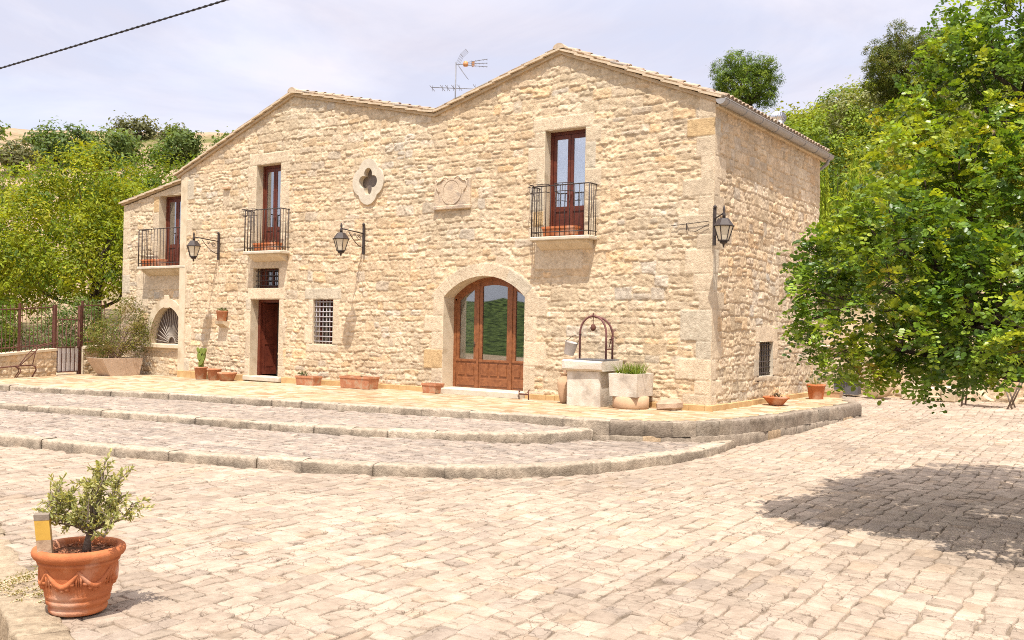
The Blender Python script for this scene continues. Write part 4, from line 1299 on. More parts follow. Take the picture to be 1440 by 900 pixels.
# gutter and downpipe on the right-hand eave
gt = MB(); rr = .105; xg, zg = .20, 6.30; n = 12
prof = [(xg + rr * math.cos(t), zg + rr * math.sin(t) * 1.05) for t in np.linspace(PI, 2 * PI, n)]
prof2 = [(xg + (rr - .008) * math.cos(t), zg + (rr - .008) * math.sin(t) * 1.05) for t in np.linspace(2 * PI, PI, n)]
gt.prism(prof + prof2, -.20, SIDE_END + .25, 'y')
gt.prism(prof, -.204, -.196, 'y'); gt.prism(prof, SIDE_END + .246, SIDE_END + .254, 'y')
gt.tube([(xg + rr, -.2, zg), (xg + rr, SIDE_END + .25, zg)], .013, 6)
gu = gt.build('gutter', M_zinc, rf)
for k in range(8):
    br = MB(); y = .02 + k * .98
    br.tube([(xg + (rr + .006) * math.cos(t), y, zg + (rr + .006) * math.sin(t) * 1.05) for t in np.linspace(PI, 2 * PI, 10)], .011, 5)
    br.build('bracket', M_zinc, gu)
dp = MB(); dp.tube([(.20, SIDE_END + .12, zg - .08), (.16, SIDE_END + .12, zg - .22), (-.12, SIDE_END + .12, zg - .42), (-.12, SIDE_END + .12, 0.0)], .045, 10)
dp.build('downpipe', M_zinc, gu)
# rafter-end strip under the right eave
ev = MB(); rg = random.Random(3); y = -.02
while y < SIDE_END: 
    e = y + rg.uniform(.3, .5); ev.box(-.02, y, 6.18, .085 + rg.uniform(0, .015), e - .006, 6.245, .006); y = e
ev.build('eave_course', M_dress, house)
# stone shelf and little ledge in the wall
MB().prism([(-.01, 1.44), (-.22, 1.56), (-.24, 1.64), (-.01, 1.64)], -15.28, -14.92, 'x').build('corbel_shelf', M_dress, house)
MB().box(-15.24, -.11, 5.50, -14.98, .0, 5.58, .012).build('ledge_stone', M_terra_pale, house)


# ------------------------------------------------------------------ plants helpers
def unit(v): return v / np.maximum(np.linalg.norm(v, axis=-1, keepdims=True), 1e-9)


def leaf_geo(P, Nr, size, col, aspect, kind, rg, T=None, fold=.12):
    N = len(P)
    if T is None: T = np.cross(Nr, rg.normal(size=(N, 3)))
    T = unit(T); B = unit(np.cross(Nr, T)); Nr = unit(np.cross(T, B))
    s = (size if np.ndim(size) else np.full(N, size))[:, None]
    if kind == 0:
        V = np.stack([P - T * s * .5, P + B * s * aspect * .5 + Nr * s * fold, P + T * s * .5, P - B * s * aspect * .5 + Nr * s * fold], 1)
        q = np.array([[0, 1, 2, 3]]); nv = 4
    else:
        wv = B * s * aspect * .5
        V = np.stack([P, P + T * s * .28 + wv * .92 + Nr * s * fold, P + T * s * .74 + wv * .86 + Nr * s * fold, P + T * s,
                      P + T * s * .74 - wv * .86 + Nr * s * fold, P + T * s * .28 - wv * .92 + Nr * s * fold], 1)
        q = np.array([[0, 1, 2, 3], [0, 3, 4, 5]]); nv = 6
    Q = (q[None] + (np.arange(N) * nv)[:, None, None]).reshape(-1, 4)
    C = np.repeat(col[:, None], nv, 1).reshape(-1, 3)
    return V.reshape(-1, 3), Q, C


def crown_points(lobes, dens, per, cr_, rg, fill=.25, flat=.8):
    """clumps on and inside the lobes -> leaf points, normals, clump ids"""
    L = np.array([(l[0], l[1], l[2], l[3], l[4] if len(l) > 4 else l[3]) for l in lobes], float)
    cen = []; out_ = []
    for i, (x, y, z, r, rz) in enumerate(L):
        k = max(6, int(dens * 4 * PI * r * r))
        d = unit(rg.normal(size=(k, 3))); rad = np.where(rg.rand(k) < fill, rg.uniform(.35, .8, k), rg.uniform(.82, 1.10, k))
        p = np.stack([x + d[:, 0] * r * rad, y + d[:, 1] * r * rad, z + d[:, 2] * rz * rad], 1)
        ok = np.ones(k, bool)
        for j, (a, b, c, rr, rrz) in enumerate(L):
            if j != i: ok &= (((p[:, 0] - a) / rr) ** 2 + ((p[:, 1] - b) / rr) ** 2 + ((p[:, 2] - c) / rrz) ** 2) > .45
        cen.append(p[ok]); out_.append(d[ok])
    cen = np.concatenate(cen); out_ = np.concatenate(out_); K = len(cen)
    n = rg.poisson(per, K).clip(3); idx = np.repeat(np.arange(K), n); N = len(idx)
    size = cr_ * rg.uniform(.7, 1.35, K)
    off = rg.normal(size=(N, 3)) * size[idx][:, None] * np.array([1, 1, flat])
    P = cen[idx] + off
    Nr = unit(unit(off) * .6 + out_[idx] * .5 + np.array([0, 0, .45]) + rg.normal(size=(N, 3)) * .45)
    return P, Nr, idx, K


def limb_mesh(base, targets, r0, rg, bend=.25, fork=None, r1=.02):
    """trunk from base to a fork, limbs to the targets"""
    mb = MB(); b = Vector(base)
    f = Vector(fork) if fork else b + Vector((0, 0, 1.2))
    def path(p, q, n=7, am=.12):
        p, q = Vector(p), Vector(q); L = (q - p).length; o = []
        ph = [rg.uniform(0, 6) for _ in range(4)]
        for i in range(n):
            t = i / (n - 1); w = math.sin(PI * t) * am * L
            o.append(p.lerp(q, t) + Vector((math.sin(t * 5 + ph[0]) * w, math.sin(t * 4 + ph[1]) * w, math.sin(t * 3 + ph[2]) * w * .6)))
        return o
    pt = path(b, f, 6, .06); mb.tube(pt, [r0 * (1.25 - .45 * i / 5) for i in range(6)], 9)
    for t in targets:
        pp = path(f, t); ra = r0 * rg.uniform(.38, .55)
        mb.tube(pp, [ra + (r1 - ra) * (i / 6) ** .8 for i in range(7)], 6)
        for k in range(3):
            i = rg.randint(2, 5); q = Vector(pp[i]); d = (Vector(t) - f) * rg.uniform(.12, .24)
            d = d + Vector((rg.uniform(-1, 1), rg.uniform(-1, 1), rg.uniform(-.2, .9))) * d.length * .7
            mb.tube(path(q, q + d, 5), [ra * .35 * (1 - i_ / 5.5) + .006 for i_ in range(5)], 5)
    return mb


def tree(name, label, cat, lobes, base, fork, r0, dens, per, cr_, size, cols, probs, seed, aspect=.5, mat=None, group=None, kind=0, fill=.25, bark=None, fold=.12, flat=.8, tops=None):
    rg = np.random.RandomState(seed); pr = random.Random(seed)
    t = thing(name, label, cat, base, group)
    P, Nr, idx, K = crown_points(lobes, dens, per, cr_, rg, fill, flat)
    cols = np.array(cols); cc = cols[rg.choice(len(cols), K, p=probs)] * rg.uniform(.8, 1.2, (K, 1))
    col = cc[idx] * rg.uniform(.75, 1.25, (len(P), 1))
    V, Q, C = leaf_geo(P, Nr, size * rg.uniform(.7, 1.3, len(P)), col, aspect, kind, rg, fold=fold)
    link('crown', np_mesh('crown', V, Q, col=C), mat or M_leaf, t)
    tg = [(l[0], l[1], l[2]) for l in lobes] if tops is None else tops
    limb_mesh(base, tg, r0, pr, fork=fork).build('trunk', bark or M_bark, t)
    return t


# ------------------------------------------------------------------ the big carob on the right
def carob():
    rg = np.random.RandomState(11); pr = random.Random(11)
    lobes = [(5.09, -7.67, 2.01, .78), (4.69, -7.58, 2.29, .46), (5.58, -7.93, 1.62, .50), (5.61, -6.71, 3.0, 1.0), (6.27, -7.70, 1.95, .70), (6.06, -5.92, 4.31, 1.0),
             (6.22, -5.46, 5.32, .9), (6.62, -6.98, 2.63, 1.0), (5.25, -6.12, 3.94, .55), (5.60, -5.91, 4.84, .42), (7.14, -6.02, 3.0, 1.45), (7.2, -4.78, 4.92, 1.5),
             (7.21, -7.17, 1.85, .75), (5.39, -8.07, 2.65, .5), (5.57, -5.52, 2.35, 1.0), (6.80, -8.6, 1.62, .38), (4.94, -7.89, 1.52, .42), (5.38, -7.6, 1.62, .36), (5.9, -7.2, 1.75, .6), (8.3, -6.2, 3.2, 1.5), (8.4, -5.0, 4.6, 1.4)]
    base = (7.9, -5.6, float(court_z(7.9, -5.6)) - .05)
    t = thing('carob_tree', 'large carob tree with glossy rounded leaves overhanging the yard at the right', 'tree', base)
    # twig tips carrying whorls of compound leaves
    L = np.array(lobes)
    tips = []; outs = []
    for i, (x, y, z, r) in enumerate(L):
        k = int(26 * 4 * PI * r * r)
        d = unit(rg.normal(size=(k, 3))); rad = np.where(rg.rand(k) < .35, rg.uniform(.45, .85, k), rg.uniform(.86, 1.12, k))
        p = np.stack([x, y, z]) + d * (r * rad)[:, None]
        ok = np.ones(k, bool)
        for j, (a, b, c, rr) in enumerate(L):
            if j != i: ok &= ((p[:, 0] - a) ** 2 + (p[:, 1] - b) ** 2 + (p[:, 2] - c) ** 2) > (rr * .68) ** 2
        tips.append(p[ok]); outs.append(d[ok])
    tips = np.concatenate(tips); outs = np.concatenate(outs)
    # gaps: drop clumps by a coarse field
    kp = (vn(tips[:, 0] * 1.9 + tips[:, 2] * .7, tips[:, 1] * 1.9 - tips[:, 2] * 1.3, 4) > -.27)
    tips, outs = tips[kp], outs[kp]; K = len(tips)
    base_c = np.array([(.155, .25, .026), (.09, .165, .024), (.23, .32, .028), (.33, .385, .032), (.38, .36, .03), (.36, .28, .04)])
    # patches of new growth; upward clumps coloured lighter, as if sunlit, lower ones darker
    fld = vn(tips[:, 0] * 1.1, tips[:, 2] * 1.1 + tips[:, 1] * .6, 9) + .25 * outs[:, 2]
    pc = np.where(fld[:, None] > .24, [[.10, .08, .34, .40, .07, .01]], np.where(fld[:, None] > .05, [[.24, .20, .36, .185, .012, .003]], [[.36, .42, .17, .045, .003, .002]]))
    pc = pc / pc.sum(1, keepdims=True)
    ci = (rg.rand(K)[:, None] > np.cumsum(pc, 1)).sum(1).clip(0, 5)
    tc_ = base_c[ci] * rg.uniform(.8, 1.2, (K, 1))
    nl = rg.randint(4, 7, K); idx = np.repeat(np.arange(K), nl); M = len(idx)
    ax = unit(outs[idx] * .6 + rg.normal(size=(M, 3)) * .75 + np.array([0, 0, .15]))
    st = tips[idx] + rg.normal(size=(M, 3)) * .05
    upv = unit(np.array([0, 0, 1.0]) + rg.normal(size=(M, 3)) * .35)
    sd = unit(np.cross(ax, upv)); nr = unit(np.cross(sd, ax))
    ln = rg.uniform(.11, .19, M)
    P = []; Nn = []; T = []; S = []; C = []
    for pair in range(4):
        f = .22 + .26 * pair
        for sg in (-1, 1):
            pos = st + ax * (ln * f)[:, None] - np.array([0, 0, 1]) * (ln * f * f * .35)[:, None]
            tt = unit(sd * sg + ax * .35 + rg.normal(size=(M, 3)) * .12)
            P.append(pos); T.append(tt); Nn.append(unit(nr + rg.normal(size=(M, 3)) * .45)); S.append(rg.uniform(.038, .068, M)); C.append(tc_[idx] * rg.uniform(.75, 1.28, (M, 1)))
    P = np.concatenate(P); T = np.concatenate(T); Nn = np.concatenate(Nn); S = np.concatenate(S); C = np.concatenate(C)
    V, Q, Cc = leaf_geo(P, Nn, S, C, .74, 1, rg, T=T, fold=.07)
    link('crown', np_mesh('crown', V, Q, col=Cc), M_leaf_c, t)
    f = (7.5, -5.9, 1.2)
    tw_ = limb_mesh(base, [tuple(Vector(f).lerp(Vector(l[:3]), .86)) for l in lobes], .26, pr, fork=f)
    # fine twigs reaching the whorls
    ids = rg.choice(K, 420, replace=False)
    for i in ids:
        p = Vector(tips[i]); o_ = Vector(outs[i]); q_ = p - o_ * pr.uniform(.25, .5) + Vector((pr.uniform(-.1, .1), pr.uniform(-.1, .1), pr.uniform(-.12, .02)))
        tw_.tube([q_, (p + q_) / 2 + Vector((0, 0, .02)), p], [.009, .006, .004], 4)
    tw_.build('trunk', M_bark, t)


carob()

# ------------------------------------------------------------------ trees on the left, beyond the fence
YG = [(.235, .285, .016), (.285, .315, .018), (.15, .215, .018), (.34, .335, .022), (.095, .155, .018)]
tree('broad_tree', 'tall yellow green tree just left of the house, its peak over the fence gate', 'tree',
     [(-27.67, 3.35, 6.0, 2.1), (-27.9, 3.0, 7.2, 1.3), (-26.16, 4.40, 5.0, 1.8), (-25.9, 2.16, 3.9, 1.7), (-28.4, 1.8, 4.6, 2.1), (-28.85, 1.34, 3.4, 1.6), (-24.6, 3.6, 3.6, 1.3), (-25.4, 3.6, 6.4, 1.0), (-24.0, 3.2, 5.1, .8)],
     (-26.9, 3.0, .0), (-26.6, 3.1, 2.0), .20, 3.2, 34, .24, .17, YG, [.3, .27, .2, .13, .1], 5, aspect=.42, fill=.3)
tree('broad_tree', 'yellow green tree at the far left edge, behind the railings', 'tree',
     [(-33.10, 3.25, 5.9, 2.2), (-32.0, 2.2, 4.6, 2.0), (-34.6, 2.4, 5.0, 2.2), (-31.2, 1.6, 3.2, 1.7), (-33.8, 1.0, 3.2, 1.9), (-35.5, 0.4, 4.6, 2.0)],
     (-33.2, 2.4, .2), (-33.1, 2.5, 2.0), .20, 3.0, 34, .25, .18, YG, [.34, .22, .24, .08, .12], 6, aspect=.42, fill=.3)
G2 = [(.12, .185, .022), (.155, .22, .024), (.08, .135, .02), (.20, .235, .024)]
tree('broad_tree', 'fresh green tree rising just behind the low wing roof', 'tree',
     [(-30.87, 8.41, 7.6, 1.7), (-29.6, 9.4, 6.4, 1.7), (-31.5, 7.4, 6.0, 1.7), (-33.5, 8.0, 6.6, 1.6), (-28.6, 10.2, 8.0, 1.3), (-35.8, 7.8, 7.0, 1.6)],
     (-31.0, 8.6, .6), (-31.0, 8.6, 3.4), .2, 2.6, 34, .26, .19, G2, [.35, .3, .2, .15], 7, aspect=.45, fill=.3)
tree('broad_tree', 'bright green bush crown showing behind the left roof slope', 'tree',
     [(-36.0, 19.0, 9.6, 2.0), (-38.5, 17.5, 9.0, 2.0), (-33.5, 20.0, 10.2, 1.8), (-41.0, 16.5, 8.6, 2.0)],
     (-37.0, 18.0, 4.0), (-37.0, 18.2, 6.6), .2, 2.2, 30, .3, .22, G2, [.25, .4, .1, .25], 8, aspect=.45)


# trees on the far hill at the left
def ring_lobes(c, R_, n, seed, sq=.75):
    pr = random.Random(seed); o = [(c[0], c[1], c[2], R_ * .8, R_ * .7)]
    for i in range(n):
        a = 2 * PI * i / n + pr.uniform(-.3, .3); rr = R_ * pr.uniform(.5, .8)
        o.append((c[0] + math.cos(a) * rr, c[1] + math.sin(a) * rr, c[2] + pr.uniform(-.45, .35) * R_, R_ * pr.uniform(.36, .55), R_ * pr.uniform(.32, .5)))
    return o


DK = [(.115, .17, .05), (.145, .205, .058), (.085, .13, .04), (.175, .235, .062)]
OL = [(.16, .165, .075), (.19, .19, .085), (.12, .13, .06)]
def hill_tree(label, cx, cy, top, R_, cols, probs, seed, sq=1.0, n=6, dens=.95, per=26, size=.40):
    g = float(ground_z(cx, cy)); c = (cx, cy, max(top - R_ * .95, g + R_ * .5))
    lob = ring_lobes(c, R_, n, seed)
    return tree('hill_tree', label, 'tree', lob, (cx, cy, g - .3), (cx, cy, (g + c[2]) / 2), .22, dens, per, .36, size, cols, probs, seed, aspect=.55, group='trees on the far hillside', fill=.2)


hill_tree('rounded dark green tree, left one of the pair on the hill crest', -83.2, 33.9, 21.3, 2.5, DK, [.4, .3, .2, .1], 60, n=7)
hill_tree('rounded dark green tree, right one of the pair on the hill crest', -79.2, 36.9, 21.0, 2.6, DK, [.3, .4, .1, .2], 61, n=7)
hill_tree('grey green olive crown on the left hill between the dark pair and the roof', -86.0, 44.4, 19.4, 1.9, OL, [.4, .4, .2], 62)
hill_tree('dark round tree on the hill just above the left roof slope', -73.5, 41.0, 20.9, 2.3, DK, [.35, .35, .2, .1], 63, n=7)
hill_tree('small dark tree on the hill touching the roof line', -69.3, 43.6, 20.6, 1.5, DK, [.35, .35, .2, .1], 64)
hill_tree('grey olive bush low on the left hill, near the frame edge', -80.8, 28.6, 18.2, 1.7, OL, [.5, .3, .2], 65)
hill_tree('green tree cut by the left frame edge on the hill', -74.5, 22.2, 18.4, 1.6, DK, [.2, .3, .1, .4], 66)
hill_tree('small pale shrub on the hill beside the olive crown', -82.0, 46.2, 18.4, 1.0, OL, [.3, .5, .2], 67)
hill_tree('mid green bush below the dark pair on the hill', -66.0, 28.0, 13.2, 2.0, G2, [.35, .3, .2, .15], 68)
hill_tree('leafy green bush halfway up the hill above the yellow tree', -60.0, 27.0, 11.6, 2.0, G2, [.25, .3, .2, .25], 69)


# ------------------------------------------------------------------ wooded slope on the right
def scrub():
    rg = np.random.RandomState(23)
    n = 0; Vs = []; Qs = []; Cs = []; b = 0
    tries = 0
    pal = np.array([(.20, .265, .03), (.26, .30, .032), (.13, .19, .026), (.31, .32, .034), (.26, .27, .12), (.085, .13, .024)])
    while n < 320 and tries < 4000:
        tries += 1
        D = rg.uniform(33, 84); q = rg.uniform(.20, .60) if rg.rand() < .85 else rg.uniform(.02, .2)
        if q < .2 and D < 55: continue
        x = CAM[0] + q * D * math.cos(_a) - D * math.sin(_a); y = CAM[1] + q * D * math.sin(_a) + D * math.cos(_a)
        if y < 12.5 or D < 37: continue
        g = float(ground_z(x, y)); Rr = rg.uniform(1.0, 2.1)
        Rr *= rg.choice([.7, 1.0, 1.25]); lob = ring_lobes((x, y, g + Rr * .75), Rr, 4, n)
        P, Nr, idx, K = crown_points(lob, .95, 24, .30, rg, .15)
        base = pal[rg.choice(6, p=[.25, .20, .19, .12, .12, .12])]
        cc = base * rg.uniform(.75, 1.3, (K, 1)); col = cc[idx] * rg.uniform(.75, 1.25, (len(P), 1))
        V, Q, C = leaf_geo(P, Nr, .24 * (D / 55) ** .6 * rg.uniform(.7, 1.3, len(P)), col, .55, 0, rg)
        Vs.append(V); Qs.append(Q + b); Cs.append(C); b += len(V); n += 1
    me = np_mesh('hillside_scrub', np.concatenate(Vs), np.concatenate(Qs), col=np.concatenate(Cs))
    link('hillside_scrub', me, M_leaf, None, 'dense green scrub and low trees covering the slope behind the house', 'scrub', kind='stuff')


scrub()


def pine(label, c, Rr, seed, dark):
    g = float(ground_z(c[0], c[1])); pr = random.Random(seed)
    lob = [(c[0], c[1], c[2] - .1 * Rr, Rr * .74, Rr * .62)]
    for i in range(16):
        a = i * 2.4; h = -.55 + 1.25 * (i + .5) / 16; rr = Rr * math.sqrt(max(.1, 1 - (h * 1.05) ** 2)) * .68
        lob.append((c[0] + math.cos(a) * rr, c[1] + math.sin(a) * rr, c[2] + h * Rr * .85, Rr * pr.uniform(.26, .38), Rr * pr.uniform(.22, .32)))
    cols = [(.11, .175, .024), (.145, .215, .026), (.18, .23, .028), (.065, .11, .018)] if not dark else [(.14, .165, .026), (.105, .13, .022), (.19, .18, .038), (.075, .10, .02)]
    return tree('stone_pine', label, 'tree', lob, (c[0], c[1], g - .3), (c[0] + .1, c[1], c[2] - Rr * .6), .28, 7.5, 34, .115, .16, cols, [.34, .30, .2, .16], seed, aspect=.22, mat=M_leaf_p, group='stone pines on the slope', fill=.2)


pine('round bright green stone pine rising behind the right roof corner', (-13.69, 37.19, 16.6), 2.15, 71, False)
pine('larger dark stone pine with bare trunk higher on the slope', (-6.6, 46.9, 18.9), 2.95, 72, True)


def juniper():
    """young conifer with upright feathery plumes beside the back corner"""
    rg = np.random.RandomState(31); pr = random.Random(31)
    base = (-2.2, 17.2, float(ground_z(-2.2, 17.2)) - .1)
    t = thing('feathery_conifer', 'light green conifer with upright feathery plumes behind the back corner of the house', 'tree', base)
    P = []; T = []; C = []; mb = MB()
    for i in range(58):
        a = pr.uniform(0, 2 * PI); r = math.sqrt(pr.random()) * 1.25
        x, y = base[0] + math.cos(a) * r, base[1] + math.sin(a) * r
        top = base[2] + 5.9 - r * 1.7 + pr.uniform(-.9, .3); z0 = base[2] + .3
        hgt = top - z0; n = int(hgt * 85)
        u = rg.rand(n) ** .8
        px = x + (u - .3) * math.cos(a) * .35 + rg.normal(size=n) * .10 * (1.08 - u); py = y + (u - .3) * math.sin(a) * .35 + rg.normal(size=n) * .10 * (1.08 - u)
        P.append(np.stack([px, py, z0 + u * hgt], 1)); T.append(unit(np.stack([rg.normal(size=n) * .4, rg.normal(size=n) * .4, np.full(n, 1.0)], 1)))
        c = np.array([(.25, .33, .024), (.20, .28, .022), (.31, .37, .034)][pr.randint(0, 2)])
        C.append(c * rg.uniform(.7, 1.3, (n, 1)))
        if i < 16: mb.tube([(base[0] + pr.uniform(-.2, .2), base[1] + pr.uniform(-.2, .2), base[2]), (x, y, z0 + .3 * hgt), (x + .1 * math.cos(a), y + .1 * math.sin(a), top - .4)], [.05, .03, .008], 5)
    P = np.concatenate(P); T = np.concatenate(T); C = np.concatenate(C)
    V, Q, Cc = leaf_geo(P, unit(rg.normal(size=P.shape)), .22 * rg.uniform(.6, 1.3, len(P)), C, .16, 0, rg, T=T)
    link('crown', np_mesh('crown', V, Q, col=Cc), M_leaf_p, t)
    mb.build('trunk', M_bark, t)


juniper()


# ------------------------------------------------------------------ low walls
def line_map(A, B, flip=1):
    A = np.array(A, float); B = np.array(B, float); L = np.linalg.norm(B - A); d = (B - A) / L; n = np.array([d[1], -d[0]]) * flip
    return L, lambda u, z, h: np.stack([A[0] + d[0] * u + n[0] * h, A[1] + d[1] * u + n[1] * h, z], -1), d, n


# back wall at the foot of the slope
bwall = thing('retaining_wall', 'long low wall of pale stone blocks at the back of the yard under the carob', 'wall', (4, 10, -.2))
wall_sheet('stone_face', 0, 17, -.5, lambda u: 1.2 + .04 * np.sin(u * 1.3), lambda u, z, h: np.stack([-2.0 + u, 9.98 - h, z], -1), 61, bwall, du=.035, rowh=(.20, .34), lens=(.24, .62), relief=.045)
MB().box(-2.0, 10.0, -.5, 15, 10.4, 1.15).build('wall_core', M_dress, bwall)
MB().box(-2.02, 9.90, 1.20, 15, 10.42, 1.27, .012).rough(.01, 2).build('coping', M_dress, bwall)

# left boundary wall with railings and gate
FA, FB = (-18.0, -10.2), (-21.02, .12)
L, fmap, fd, fn = line_map(FA, FB, 1)
def fp(t, z, o=0): return (FA[0] + fd[0] * t + fn[0] * o, FA[1] + fd[1] * t + fn[1] * o, z)
tY = lambda y: (y - FA[1]) / fd[1]
g0, g1 = tY(-2.1), tY(-1.0)
bw_ = thing('boundary_wall', 'low rubble wall with pale coping along the left edge of the terrace', 'wall', (-20, -4, -.1))
def ftop(u): return np.interp(u, [tY(-9), tY(-4.07), tY(-2.2), tY(-.94), tY(0)], [.42, .52, .64, .68, .74])
for a, b, sd in ((0, g0, 71), (g1, L, 72)):
    wall_sheet('stone_face', a, b, -.5, ftop, fmap, sd, bw_, du=.03, rowh=(.14, .25), lens=(.16, .42), relief=.05)
    c = MB(); k = MB(); n = 8
    for i in range(n):
        ta, tb = a + (b - a) * i / n, a + (b - a) * (i + 1) / n
        za, zb = float(ftop(ta)), float(ftop(tb))
        vs = [fp(ta, za, .06), fp(tb, zb, .06), fp(tb, zb + .07, .06), fp(ta, za + .07, .06), fp(ta, za, -.34), fp(tb, zb, -.34), fp(tb, zb + .07, -.34), fp(ta, za + .07, -.34)]
        c.add(vs, [(0, 1, 2, 3), (4, 7, 6, 5), (3, 2, 6, 7), (0, 4, 5, 1), (0, 3, 7, 4), (1, 5, 6, 2)])
        vs = [fp(ta, -.5, -.02), fp(tb, -.5, -.02), fp(tb, zb, -.02), fp(ta, za, -.02), fp(ta, -.5, -.30), fp(tb, -.5, -.30), fp(tb, zb, -.30), fp(ta, za, -.30)]
        k.add(vs, [(0, 1, 2, 3), (4, 7, 6, 5), (3, 2, 6, 7), (0, 4, 5, 1), (0, 3, 7, 4), (1, 5, 6, 2)])
    c.build('coping', M_dress, bw_); k.build('wall_core', M_dress, bw_)

fe = thing('iron_fence', 'rusty brown iron railings standing on the low wall at left', 'fence', (-20, -4, .5))
def ftz(u): return np.interp(u, [tY(-9), tY(-4.07), tY(0)], [1.70, 1.84, 2.10])
for a, b in ((0, g0 - .02), (g1 + .02, L - .12)):
    p = MB(); n = int((b - a) / .145)
    for i in range(n + 1):
        t = a + (b - a) * i / n
        p.tube([fp(t, float(ftop(t)) + .05, -.14), fp(t, float(ftz(t)) + .14, -.14)], [.011, .008], 5)
    for dz0 in (0, 1):
        q = [fp(t, (float(ftz(t)) if dz0 else float(ftop(t)) + .2), -.14) for t in np.linspace(a, b, 8)]
        p.tube(q, .017, 6)
    p.build('railing_panel', M_rust, fe)
    for t in np.arange(a + .04, b, 1.78):
        MB().obox(fp(t, (float(ftop(t)) + float(ftz(t)) + .2) / 2, -.14), (fd[0], fd[1], 0), (fn[0], fn[1], 0), (0, 0, 1), .028, .028, (float(ftz(t)) + .1 - float(ftop(t))) / 2 + .02).build('post', M_rust, fe)
ga = thing('garden_gate', 'small iron gate with pale sheet panel between rusty posts', 'gate', fp((g0 + g1) / 2, -.1, -.1))
p = MB()
for t in (g0 + .05, g1 - .06): 
    p.obox(fp(t, .93, -.12), (fd[0], fd[1], 0), (fn[0], fn[1], 0), (0, 0, 1), .045, .045, 1.12)
p.build('gate_post', M_rust, ga)
p = MB(); ta, tb = g0 + .12, g1 - .13
for i in range(6):
    t = ta + (tb - ta) * i / 5; p.tube([fp(t, -.02, -.06), fp(t, 1.62 + .1 * math.sin(i / 5 * PI), -.06)], .012, 6)
for z in (-.02, .74, 1.60): p.tube([fp(ta, z, -.06), fp(tb, z, -.06)], .017, 6)
p.build('gate_leaf', M_rust, ga)
MB().obox(fp((ta + tb) / 2, .35, -.10), (fd[0], fd[1], 0), (fn[0], fn[1], 0), (0, 0, 1), (tb - ta) / 2, .006, .36).build('sheet_panel', M_zsheet, ga)

# undergrowth behind the railings
def shrub(name, label, cat, lobes, base, cols, probs, seed, dens=6, per=24, cr_=.12, size=.09, aspect=.4, stems=9, r0=.02, mat=None, fill=.3, barkm=None):
    rg = np.random.RandomState(seed); pr = random.Random(seed)
    t = thing(name, label, cat, base)
    P, Nr, idx, K = crown_points(lobes, dens, per, cr_, rg, fill)
    cols = np.array(cols); cc = cols[rg.choice(len(cols), K, p=probs)] * rg.uniform(.8, 1.2, (K, 1))
    col = cc[idx] * rg.uniform(.7, 1.3, (len(P), 1))
    V, Q, C = leaf_geo(P, Nr, size * rg.uniform(.7, 1.3, len(P)), col, aspect, 0, rg)
    link('foliage', np_mesh('foliage', V, Q, col=C), mat or M_leaf, t)
    mb = MB(); b = Vector(base)
    for i in range(stems):
        l = lobes[pr.randrange(len(lobes))]; e = Vector(l[:3]) + Vector((pr.uniform(-1, 1), pr.uniform(-1, 1), pr.uniform(-.2, 1))) * l[3] * .8
        m_ = b.lerp(e, .5) + Vector((pr.uniform(-.1, .1), pr.uniform(-.1, .1), 0)) * (e - b).length
        s0 = b + Vector((pr.uniform(-1, 1), pr.uniform(-1, 1), 0)) * .1
        mb.tube([s0, m_, e], [r0, r0 * .6, r0 * .2], 5)
    mb.build('stems', barkm or M_bark_g, t)
    return t


shrub('garden_shrub', 'yellow green shrub showing through the railings at the frame edge', 'shrub', [(-23.6, -4.6, .7, .8), (-23.4, -3.9, .6, .6), (-24.2, -5.2, .9, .8)], (-23.7, -4.6, 0), YG, [.3, .3, .1, .25, .05], 81, size=.11)
shrub('garden_shrub', 'dark shrub filling the gap behind the gate', 'shrub', [(-23.2, -.6, 1.0, .9), (-23.0, .4, 1.2, .9), (-24.0, .6, 1.5, 1.0), (-22.5, 1.2, 1.0, .8)], (-23.2, .2, 0), DK, [.4, .3, .2, .1], 82, size=.11)
shrub('garden_shrub', 'leafy green shrub behind the railings, left of the gate', 'shrub', [(-24.5, -2.2, 1.2, 1.0), (-25.6, -1.6, 1.4, 1.1), (-26.4, -3.2, 1.3, 1.1)], (-25.4, -2.2, 0), G2, [.3, .2, .4, .1], 83, size=.13)
# old field wall behind the garden
fwall = thing('field_wall', 'dry stone field wall glimpsed through the railings', 'wall', (-28, -6, 0))
L2, fm2, _, _ = line_map((-27.0, -12.0), (-29.6, 1.6), 1)
wall_sheet('stone_face', 0, L2, -.2, lambda u: 1.25 + .08 * np.sin(u * 2), fm2, 91, fwall, du=.05, rowh=(.16, .28), lens=(.2, .5), relief=.06)

# stone trough and its rambling bush
tx, ty = -20.2, -.85
mb = MB()
def trap(mb, x0, x1, y0, y1, z0, z1, tp, wall=None):
    vs = [(x0 + tp, y0 + tp * 1.6, z0), (x1 - tp * .3, y0 + tp * 1.6, z0), (x1 - tp * .3, y1 - tp * .4, z0), (x0 + tp, y1 - tp * .4, z0), (x0, y0, z1), (x1, y0, z1), (x1, y1, z1), (x0, y1, z1)]
    w_ = .10
    vs += [(x0 + w_, y0 + w_, z1), (x1 - w_, y0 + w_, z1), (x1 - w_, y1 - w_, z1), (x0 + w_, y1 - w_, z1)]
    vs += [(x0 + w_, y0 + w_, z1 - .08), (x1 - w_, y0 + w_, z1 - .08), (x1 - w_, y1 - w_, z1 - .08), (x0 + w_, y1 - w_, z1 - .08)]
    fs_ = [(0, 3, 2, 1), (0, 1, 5, 4), (1, 2, 6, 5), (2, 3, 7, 6), (3, 0, 4, 7)]
    fs_ += [(4 + i, 4 + (i + 1) % 4, 8 + (i + 1) % 4, 8 + i) for i in range(4)] + [(8 + i, 8 + (i + 1) % 4, 12 + (i + 1) % 4, 12 + i) for i in range(4)] + [(12, 13, 14, 15)]
    mb.add(vs, fs_)
